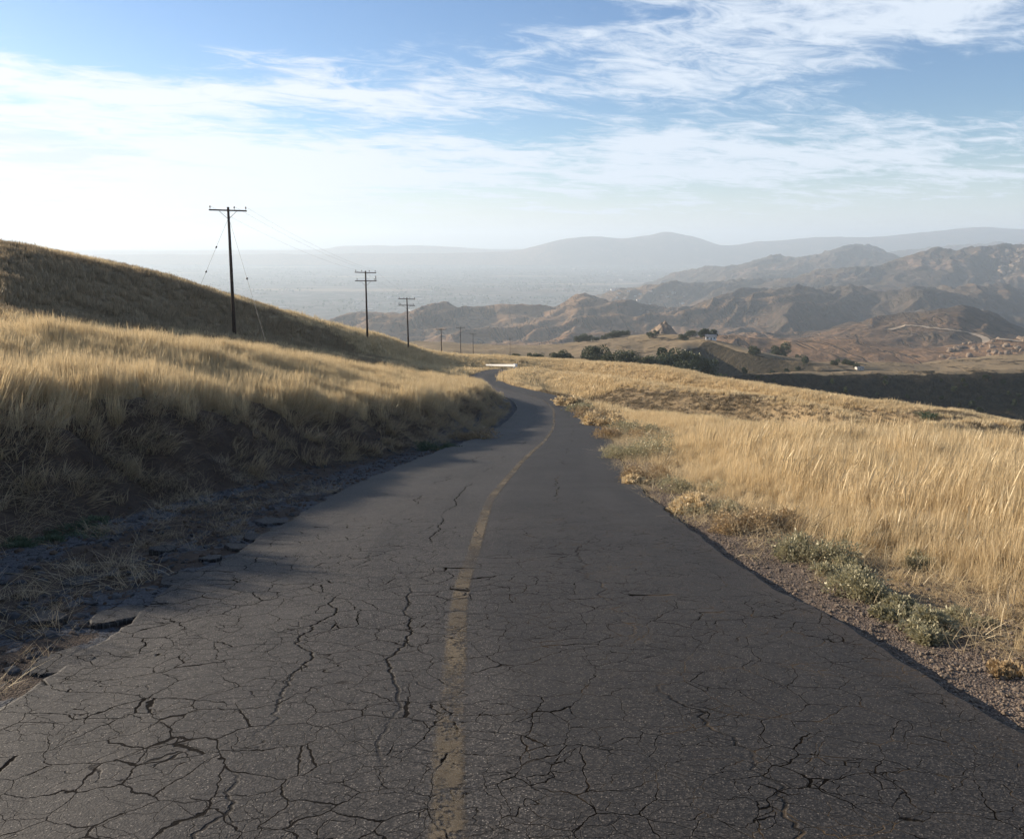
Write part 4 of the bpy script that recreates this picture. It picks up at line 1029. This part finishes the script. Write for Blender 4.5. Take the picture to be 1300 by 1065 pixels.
# ------------------------------------------------------------------ trees
def tree_meshes(h, w, n, leaf, seed, lobes=14, tall=False):
    g = np.random.default_rng(seed)
    tr = MB(); th = h * .22
    tr.add(tube([(0, 0, -.6), (.1 * g.normal(), .1 * g.normal(), th * .6), (.2 * g.normal(), .2 * g.normal(), th)], [w * .055, w * .042, w * .032], 8))
    L = []
    for k in range(lobes):
        a = g.uniform(0, 6.28); rr = math.sqrt(g.uniform()) * w * .36; zz = h * g.uniform(.22, .78)
        if tall: rr *= .5; zz = h * g.uniform(.2, .85)
        sz = w * g.uniform(.14, .25) * (1.15 - .45 * (zz / h)); L.append((rr * math.cos(a), rr * math.sin(a), zz, sz))
        if k < 7: tr.add(tube([(0, 0, th * .7), (rr * math.cos(a) * .5, rr * math.sin(a) * .5, (th + zz) * .5), (rr * math.cos(a), rr * math.sin(a), zz)], [w * .022, w * .014, w * .006], 5))
    V = np.zeros((n, 4, 3)); br = np.zeros((n, 4))
    for i in range(n):
        l = L[g.integers(lobes)]; dvec = Vector(g.normal(0, 1, 3)).normalized(); r = g.uniform(.3, 1.08) ** .5 * l[3]
        p = Vector((l[0], l[1], l[2])) + Vector((dvec.x * r, dvec.y * r, dvec.z * r * .8)); p.z = max(p.z, h * .08)
        u = (dvec + Vector(g.normal(0, .6, 3))).normalized(); s = u.cross(Vector(g.normal(0, 1, 3))).normalized(); q = leaf * g.uniform(.6, 1.5)
        V[i] = [p - s * q * .4, p + s * q * .4, p + s * q * .4 + u * q, p - s * q * .3 + u * q * .9]; br[i] = g.uniform()
    crown = raw_mesh("crown", V.reshape(-1, 3), np.arange(n * 4).reshape(n, 4), {'tip': np.ones((n, 4)), 'br': br}, False); crown.materials.append(M_oak)
    trunk = tr.mesh("trunk", True); trunk.materials.append(M_bark)
    return crown, trunk
def make_tree(name, meshes, x, y, z, h, lab, group, rz=0., wk=1.0):
    o = empty(name, (x, y, z), lab, "tree", group, rz, (h * wk, h * wk, h))
    link("crown", meshes[0], None, o); link("trunk", meshes[1], None, o); return o
# unit-height kinds; metre sizes come from the scale of each tree
OAK = [tree_meshes(1.0, w_, 2600, .055, 60 + i) for i, w_ in enumerate((1.55, 1.3, 1.75))]
SMALL = [tree_meshes(1.0, w_, 500, .13, 80 + i, 8, t_) for i, (w_, t_) in enumerate(((1.2, False), (1.0, False), (.55, True)))]
def tree_at(px, top, y, kind, i, lab, group, lo=3.5, hi=15, wk=1.0, name="oak_tree"):
    t = at(px, top, y); x = float(t[0]); z = h1(x, y); h = min(hi, max(lo, float(t[2]) - z))
    return make_tree(name, kind[i % len(kind)], x, y, z - .02 * h, h, lab, group, i * 1.3, wk)
ROW = [(708, 444, 338, "left half of the lone pair of dark oaks above the grassy crest"),
 (721, 447, 336, "right half of the lone pair of dark oaks above the grassy crest"),
 (757, 437, 352, "tall round oak at the left end of the dark row of oaks"),
 (747, 449, 335, "low oak at the foot of the tall round one"),
 (772, 446, 340, "second crown of the oak row, right of the tall round one"),
 (787, 444, 338, "third crown from the left end of the oak row"),
 (801, 446, 335, "fourth crown of the oak row, slightly sunken"),
 (815, 451, 330, "small crown halfway along the oak row"),
 (830, 450, 330, "rounded crown right of the middle of the oak row"),
 (842, 447, 335, "crown just left of the tallest oaks of the row"),
 (857, 436, 350, "tall dark oak at the left of the big clump"),
 (872, 434, 352, "tallest dark oak in the middle of the big clump"),
 (888, 438, 350, "tall oak at the right end of the big clump"),
 (866, 452, 325, "lower oak in front of the big clump"),
 (884, 455, 322, "lowest oak in front, right side of the big clump"),
 (903, 446, 365, "dark oak on the shaded slope just right of the big clump")]
for i, (px, top, y, lab) in enumerate(ROW): tree_at(px, top, y, OAK, i, lab, "dark oaks below the grassy crest", 4.5, 13)
for i in range(26):
    px = rng.uniform(905, 1060); y = rng.uniform(400, 480); x = (px - 650) / F * y; z = h1(x, y)
    make_tree("scrub_tree", SMALL[i % 2], x, y, z, rng.uniform(2.5, 4.5), "low scrub oak on the dark shaded slope below the houses", "scrub on the dark slope", i)
def row_px(n, x0, x1, yd, lo, hi, lab, group, kinds=(0, 1), jit=20):
    for i in range(n):
        px = x0 + (x1 - x0) * (i + rng.uniform(.1, .9)) / n; y = yd + rng.uniform(-jit, jit); x = (px - 650) / F * y; z = h1(x, y)
        make_tree("ranch_tree", (OAK if kinds[i % len(kinds)] < 2 else SMALL)[kinds[i % len(kinds)] + (i % 2 if kinds[i % len(kinds)] < 2 else 0)], x, y, z - .1, rng.uniform(lo, hi), lab, group, i * 1.7)
row_px(9, 730, 803, 640, 4, 6.5, "dark tree in the line of trees behind the pale ridge top", "trees on the ridge above the plateau", (0, 1), 10)
row_px(3, 824, 836, 600, 3, 5, "small round tree left of the rocky knoll", "trees near the knoll")
row_px(2, 866, 882, 575, 4, 6, "small dark tree right of the rocky knoll", "trees near the knoll")
row_px(22, 925, 1060, 650, 4, 8, "small tree in the grove around the ranch houses", "trees around the houses", (0, 1, 2), 90)
row_px(4, 640, 690, 330, 2., 3.2, "low green shrub in the hollow above the white gate", "shrubs in the hollow", (0, 1), 8)
row_px(4, 1060, 1100, 460, 2.5, 4, "small olive shrub beside the pale shack", "shrubs on the flat hilltop", (0,), 12)
tree_at(896, 416, 550, SMALL, 0, "dark pointed tree directly left of the white house", "trees around the white house", 6, 9, 1.0, "ranch_tree")
tree_at(906, 417, 556, SMALL, 1, "dark round tree directly behind the white house", "trees around the white house", 6, 8, 1.0, "ranch_tree")
tree_at(991, 421, 560, OAK, 0, "tall bright green tree standing among the ranch houses", "trees around the houses", 9, 12, .8, "ranch_tree")
tree_at(958, 438, 500, OAK, 1, "round dark oak alone on the slope below the houses", "trees around the houses", 5, 8, 1.0, "oak_tree")
for i, (px, y, h) in enumerate([(1008, 290, 4.5), (1016, 288, 3.5), (1190, 290, 3.5), (1125, 290, 3.2), (1060, 285, 3)]):
    x = (px - 650) / F * y; make_tree("scrub_tree", SMALL[i % 2], x, y, h1(x, y), h, "olive shrub clinging to the black slope of the ravine", "shrubs on the ravine slope", i)

for i in range(46):
    px = rng.uniform(940, 1310); y = rng.uniform(322, 343); x = (px - 650) / F * y
    make_tree("scrub_bush", SMALL[i % 2], x, y, h1(x, y), rng.uniform(1.2, 3.2), "dark scrub bush on the shaded canyon slope at right", "scrub on the canyon slope", i)

# pale dirt track cut across the right-hand hill
tp = [ground_at(a, b) for a, b in ((1128, 420), (1145, 415), (1165, 415), (1190, 418), (1215, 421), (1232, 424), (1248, 430), (1270, 433), (1290, 434), (1310, 436))]
tp = [q for q in tp if 800 < q[1] < 1700]
if len(tp) > 3:
    tx = np.array(tp); s_ = np.linspace(0, len(tp) - 1, 160); cxs = np.interp(s_, np.arange(len(tp)), tx[:, 0]); cys = smooth(np.interp(s_, np.arange(len(tp)), tx[:, 1]), 8); cxs = smooth(cxs, 4)
    dx_, dy_ = np.gradient(cxs), np.gradient(cys); ln = np.hypot(dx_, dy_); nx_, ny_ = -dy_ / ln, dx_ / ln
    of = np.linspace(-4.5, 4.5, 7); GX = cxs[:, None] + nx_[:, None] * of; GY = cys[:, None] + ny_[:, None] * of
    GZ = terrain(GX, GY).reshape(GX.shape).max(axis=1, keepdims=True) * .6 + terrain(GX, GY).reshape(GX.shape) * .4 + 1.0
    me = grid_mesh("dirt_track", GX, GY, GZ)
    if me.polygons[50].normal.z < 0: me.flip_normals()
    link("dirt_track", me, simple("pale_track_dirt", (.36, .27, .18), .95, .2, .05), kind='structure')

# ------------------------------------------------------------------ buildings
def house_parts(w, d, h, rf, roofmat, wallmat=None, flat=False):
    out = []
    m = MB(); V = [(-w/2, -d/2, -1), (w/2, -d/2, -1), (w/2, d/2, -1), (-w/2, d/2, -1), (-w/2, -d/2, h), (w/2, -d/2, h), (w/2, d/2, h), (-w/2, d/2, h), (-w/2, 0, h + rf), (w/2, 0, h + rf)]
    m.V = V; m.Q = [(0, 1, 5, 4), (2, 3, 7, 6), (0, 4, 8, 7, 3), (1, 2, 6, 9, 5)]
    if rf < .3: m.Q.append((4, 5, 9, 8)); m.Q.append((8, 9, 6, 7))
    out.append(("wall", m.mesh("wall"), wallmat or M_wall))
    m = MB(); o = .5
    for s in (-1, 1):
        a = [(-w/2 - o, s * (d/2 + o), h - rf * o / (d/2) + .04), (w/2 + o, s * (d/2 + o), h - rf * o / (d/2) + .04), (w/2 + o, 0, h + rf + .04), (-w/2 - o, 0, h + rf + .04)]
        b = [(x, y, z + .18) for x, y, z in a]; m.add((a + b, [(0, 1, 2, 3), (4, 5, 6, 7), (0, 1, 5, 4), (1, 2, 6, 5), (0, 3, 7, 4)]))
    out.append(("roof", m.mesh("roof"), roofmat))
    for k in (-.3, .02, .32):
        if k == .02: m = MB(); m.add(boxv((k * w, -d/2 - .03, 1.0), (1.0, .06, 2.1))); out.append(("door", m.mesh("door"), M_pole))
        else: m = MB(); m.add(boxv((k * w, -d/2 - .03, h * .55), (w * .16, .06, 1.1))); out.append(("window", m.mesh("window"), M_glass))
    return out
HP = [house_parts(9, 7, 2.9, 1.5, M_groof, M_white), house_parts(14, 8, 3.0, 1.8, M_roof), house_parts(12, 8, 3.2, 1.2, M_groof), house_parts(26, 11, 3.4, 1.0, M_groof, M_wall), house_parts(34, 12, 6, 1.2, M_roof, M_white)]
def house(px, y, k, lab, rz=0., name="house", s=1.0, group="buildings on the far ridges"):
    x = (px - 650) / F * y; z = h1(x, y)
    o = empty(name, (x, y, z + .3), lab, "house", group, rz, s)
    for nm, me, mt in HP[k]:
        if not me.materials: me.materials.append(mt)
        link(nm, me, None, o)
    return o
house(904, 545, 0, "small bright white house between two dark trees on the ridge", R(-12), s=.8)
house(755, 640, 0, "tiny white house below the line of trees at the left", R(10), s=.62)
house(966, 640, 3, "long low pale building in the middle of the ranch", R(-4), "long_shed", 1.0)
house(938, 640, 2, "grey roofed house at the left end of the ranch", R(8), s=.7)
house(1006, 600, 1, "reddish roofed house right of the tall green tree", R(-20), s=.7)
house(1026, 620, 2, "grey roofed house near the right end of the ranch", R(15), s=.8)
house(1048, 630, 3, "long pale shed at the right end of the ranch", R(-10), "long_shed", .7)
house(1097, 452, 2, "small pale shack alone on the flat dark hilltop", R(5), "shack", .35)
house(780, 3690, 4, "long white building on the far wooded hilltop", R(5), "hilltop_building", 1.1)
for i in range(34):
    px = rng.uniform(765, 870); y = rng.uniform(3300, 3560); house(px, y, (1, 2, 0)[i % 3], "pale house in the hillside neighbourhood beyond the brown ridges", rng.uniform(-1, 1), "far_house", rng.uniform(.9, 1.5), "far houses beyond the brown ridges")

# ------------------------------------------------------------------ rocks
def boulder_mesh(seed, sub=2):
    bm = bmesh.new(); bmesh.ops.create_icosphere(bm, subdivisions=sub, radius=1.0)
    s = seed * 11.3
    co = np.array([v.co[:] for v in bm.verts])
    n = pnoise(co[:, 0] * 1.1 + s, co[:, 1] * 1.1 + co[:, 2], seed) * .32 + pnoise(co[:, 0] * 2.7 + s, co[:, 2] * 2.7 - co[:, 1], seed + 1) * .16
    for v, k in zip(bm.verts, n): v.co = v.co * (1 + float(k)); v.co.z *= .8
    me = bpy.data.meshes.new("boulder"); bm.to_mesh(me); bm.free(); me.materials.append(M_rock); return me
BOUL = [boulder_mesh(i) for i in range(5)]
for i in range(130):
    px = 1196 + rng.uniform(0, 1) ** .7 * 125; y = rng.uniform(690, 960) if px > 1225 else rng.uniform(760, 860); x = (px - 650) / F * y; z = h1(x, y); s = rng.uniform(.8, 3.6) * (1.0 if rng.uniform() > .15 else 1.5)
    o = link("boulder", BOUL[i % 5], None, label="tan boulder on the rocky slope near the right edge", category="boulder", group="boulders on the rocky slope")
    o.location = (x, y, z + .25 * s); o.scale = (s * rng.uniform(.8, 1.4), s, s * rng.uniform(.7, 1.3)); o.rotation_euler = (rng.uniform(-.3, .3), rng.uniform(-.3, .3), rng.uniform(0, 6))
for i in range(70):
    px = 1262 + rng.uniform(0, 1) * 50; y = rng.uniform(3250, 3700); x = (px - 650) / F * y; z = h1(x, y); s = rng.uniform(5, 13)
    o = link("boulder", BOUL[i % 5], None, label="big pale boulder in the rock pile high on the far right hill", category="boulder", group="rock pile on the far right hill")
    o.location = (x, y, z - .2 * s); o.scale = (s * rng.uniform(.8, 1.4), s, s * rng.uniform(.7, 1.2)); o.rotation_euler = (rng.uniform(-.3, .3), rng.uniform(-.3, .3), rng.uniform(0, 6))
# the pointed knoll of pale rock on the plateau edge
kx, ky = (845 - 650) / F * 700., 700.; kz = float(at(846, 408, 700)[2]); kb = float(at(846, 428, 700)[2]) - 4
n_ = 60; gx_, gy_ = np.meshgrid(np.linspace(-1, 1, n_), np.linspace(-1, 1, n_)); rr_ = np.hypot(gx_ * (1 + .25 * (gx_ > 0)), gy_)
rr_ = rr_ * (1 + .22 * pnoise(gx_ * 1.7, gy_ * 1.7, 405))
hh = np.clip(1 - rr_, 0, 1) ** .62 * (kz - kb) * .86 + 4.2 * ridged(gx_ * 2.2, gy_ * 2.2, 4, 401) * np.clip(1.1 - rr_, 0, 1) - 2 * (rr_ > 1)
me = grid_mesh("rocky_knoll", gx_ * 17, gy_ * 17, hh, None)
o = link("rocky_knoll", me, M_rock, label="pointed knoll of pale brown rock at the end of the plateau", category="rock"); o.location = (kx, ky, kb)

# ------------------------------------------------------------------ the far town on the valley floor
def town():
    g = np.random.default_rng(77); V = []; Q = []; n = 0; V2 = []; Q2 = []
    N = 7000; y = g.uniform(4300, 13500, N); u = g.uniform(-.5, .5, N); x = u * y; k = fbm(x / 900., y / 900., 3, 501) > -.15; x, y = x[k], y[k]
    z = terrain(x, y); k = z < FL + 20; x, y, z = x[k], y[k], z[k]
    pick = np.arange(len(x)) % 2 == 0
    for X_, Y_, Z_ in zip(x[pick], y[pick], z[pick]):
        big = g.uniform() < .06; w = g.uniform(30, 70) if big else g.uniform(9, 16); d = w * g.uniform(.5, .9); h = g.uniform(6, 10) if big else g.uniform(3, 5); a = .3 if g.uniform() < .5 else 1.87
        ca, sa = math.cos(a), math.sin(a); o = len(V)
        for zz in (-1, h):
            for sx, sy in ((-1, -1), (1, -1), (1, 1), (-1, 1)): V.append((X_ + ca * sx * w/2 - sa * sy * d/2, Y_ + sa * sx * w/2 + ca * sy * d/2, Z_ + zz))
        for q in ((4, 5, 6, 7), (0, 1, 5, 4), (1, 2, 6, 5), (2, 3, 7, 6), (3, 0, 4, 7)): Q.append(tuple(i + o for i in q))
    for X_, Y_, Z_ in zip(x[~pick], y[~pick], z[~pick]):
        for j in range(2):
            X2, Y2 = X_ + g.normal() * 25, Y_ + g.normal() * 40; r = g.uniform(4, 9); o = len(V2)
            V2 += [(X2 + r, Y2, Z_ + r * .7), (X2, Y2 + r, Z_ + r * .8), (X2 - r, Y2, Z_ + r * .7), (X2, Y2 - r, Z_ + r * .6), (X2 + g.normal(), Y2, Z_ + r * 1.7), (X2, Y2, Z_ - 1)]
            Q2 += [(o + i, o + (i + 1) % 4, o + 4) for i in range(4)] + [(o + (i + 1) % 4, o + i, o + 5) for i in range(4)]
    return (V, Q), (V2, Q2)
(tv, tq), (ov, oq) = town()
m_t, T = newmat("town_walls"); gi = T.vor(pos(T), .03, out='Color'); s1 = T.n('ShaderNodeSeparateColor'); T.set(s1.inputs[0], gi)
c = T.mix(s1.outputs[0], (.14, .115, .10), (.40, .37, .34)); finish(T, c, .8)
link("distant_town", raw_mesh("distant_town", tv, tq, None, False), m_t, kind='stuff', label="hazy sprawl of pale buildings on the valley floor", category="town")
m_o = simple("far_tree_green", (.045, .058, .032), .95, .4, .01)
link("distant_trees", raw_mesh("distant_trees", ov, oq, None, False), m_o, kind='stuff', label="dark street trees scattered through the hazy valley town", category="trees")

# ------------------------------------------------------------------ haze
lo_z = 1e9; hi_z = -1e9
for o in SC.objects:
    if o.type == 'MESH' and o.name in ("ground", "hills", "mountains", "hillside"):
        a = np.empty(len(o.data.vertices) * 3, np.float32); o.data.vertices.foreach_get('co', a); lo_z = min(lo_z, a[2::3].min()); hi_z = max(hi_z, a[2::3].max())
ztop = max(hi_z, 10) + 25; zbot = lo_z - 1.5
m = MB(); m.add(boxv((0, 14500, (ztop + zbot) / 2), (64000, 36000, ztop - zbot)))
hz, T = newmat("valley_haze")
pv = T.n('ShaderNodeVolumePrincipled'); pv.inputs['Color'].default_value = (.79, .905, 1.0, 1); pv.inputs['Density'].default_value = HAZE; pv.inputs['Anisotropy'].default_value = .22
ou = T.n('ShaderNodeOutputMaterial'); T.t.links.new(pv.outputs[0], ou.inputs['Volume'])
hz.cycles.homogeneous_volume = True
link("haze", m.mesh("haze"), hz, kind='stuff', label="pale blue haze lying over the valley and the far hills", category="haze")
print("terrain z", lo_z, hi_z)
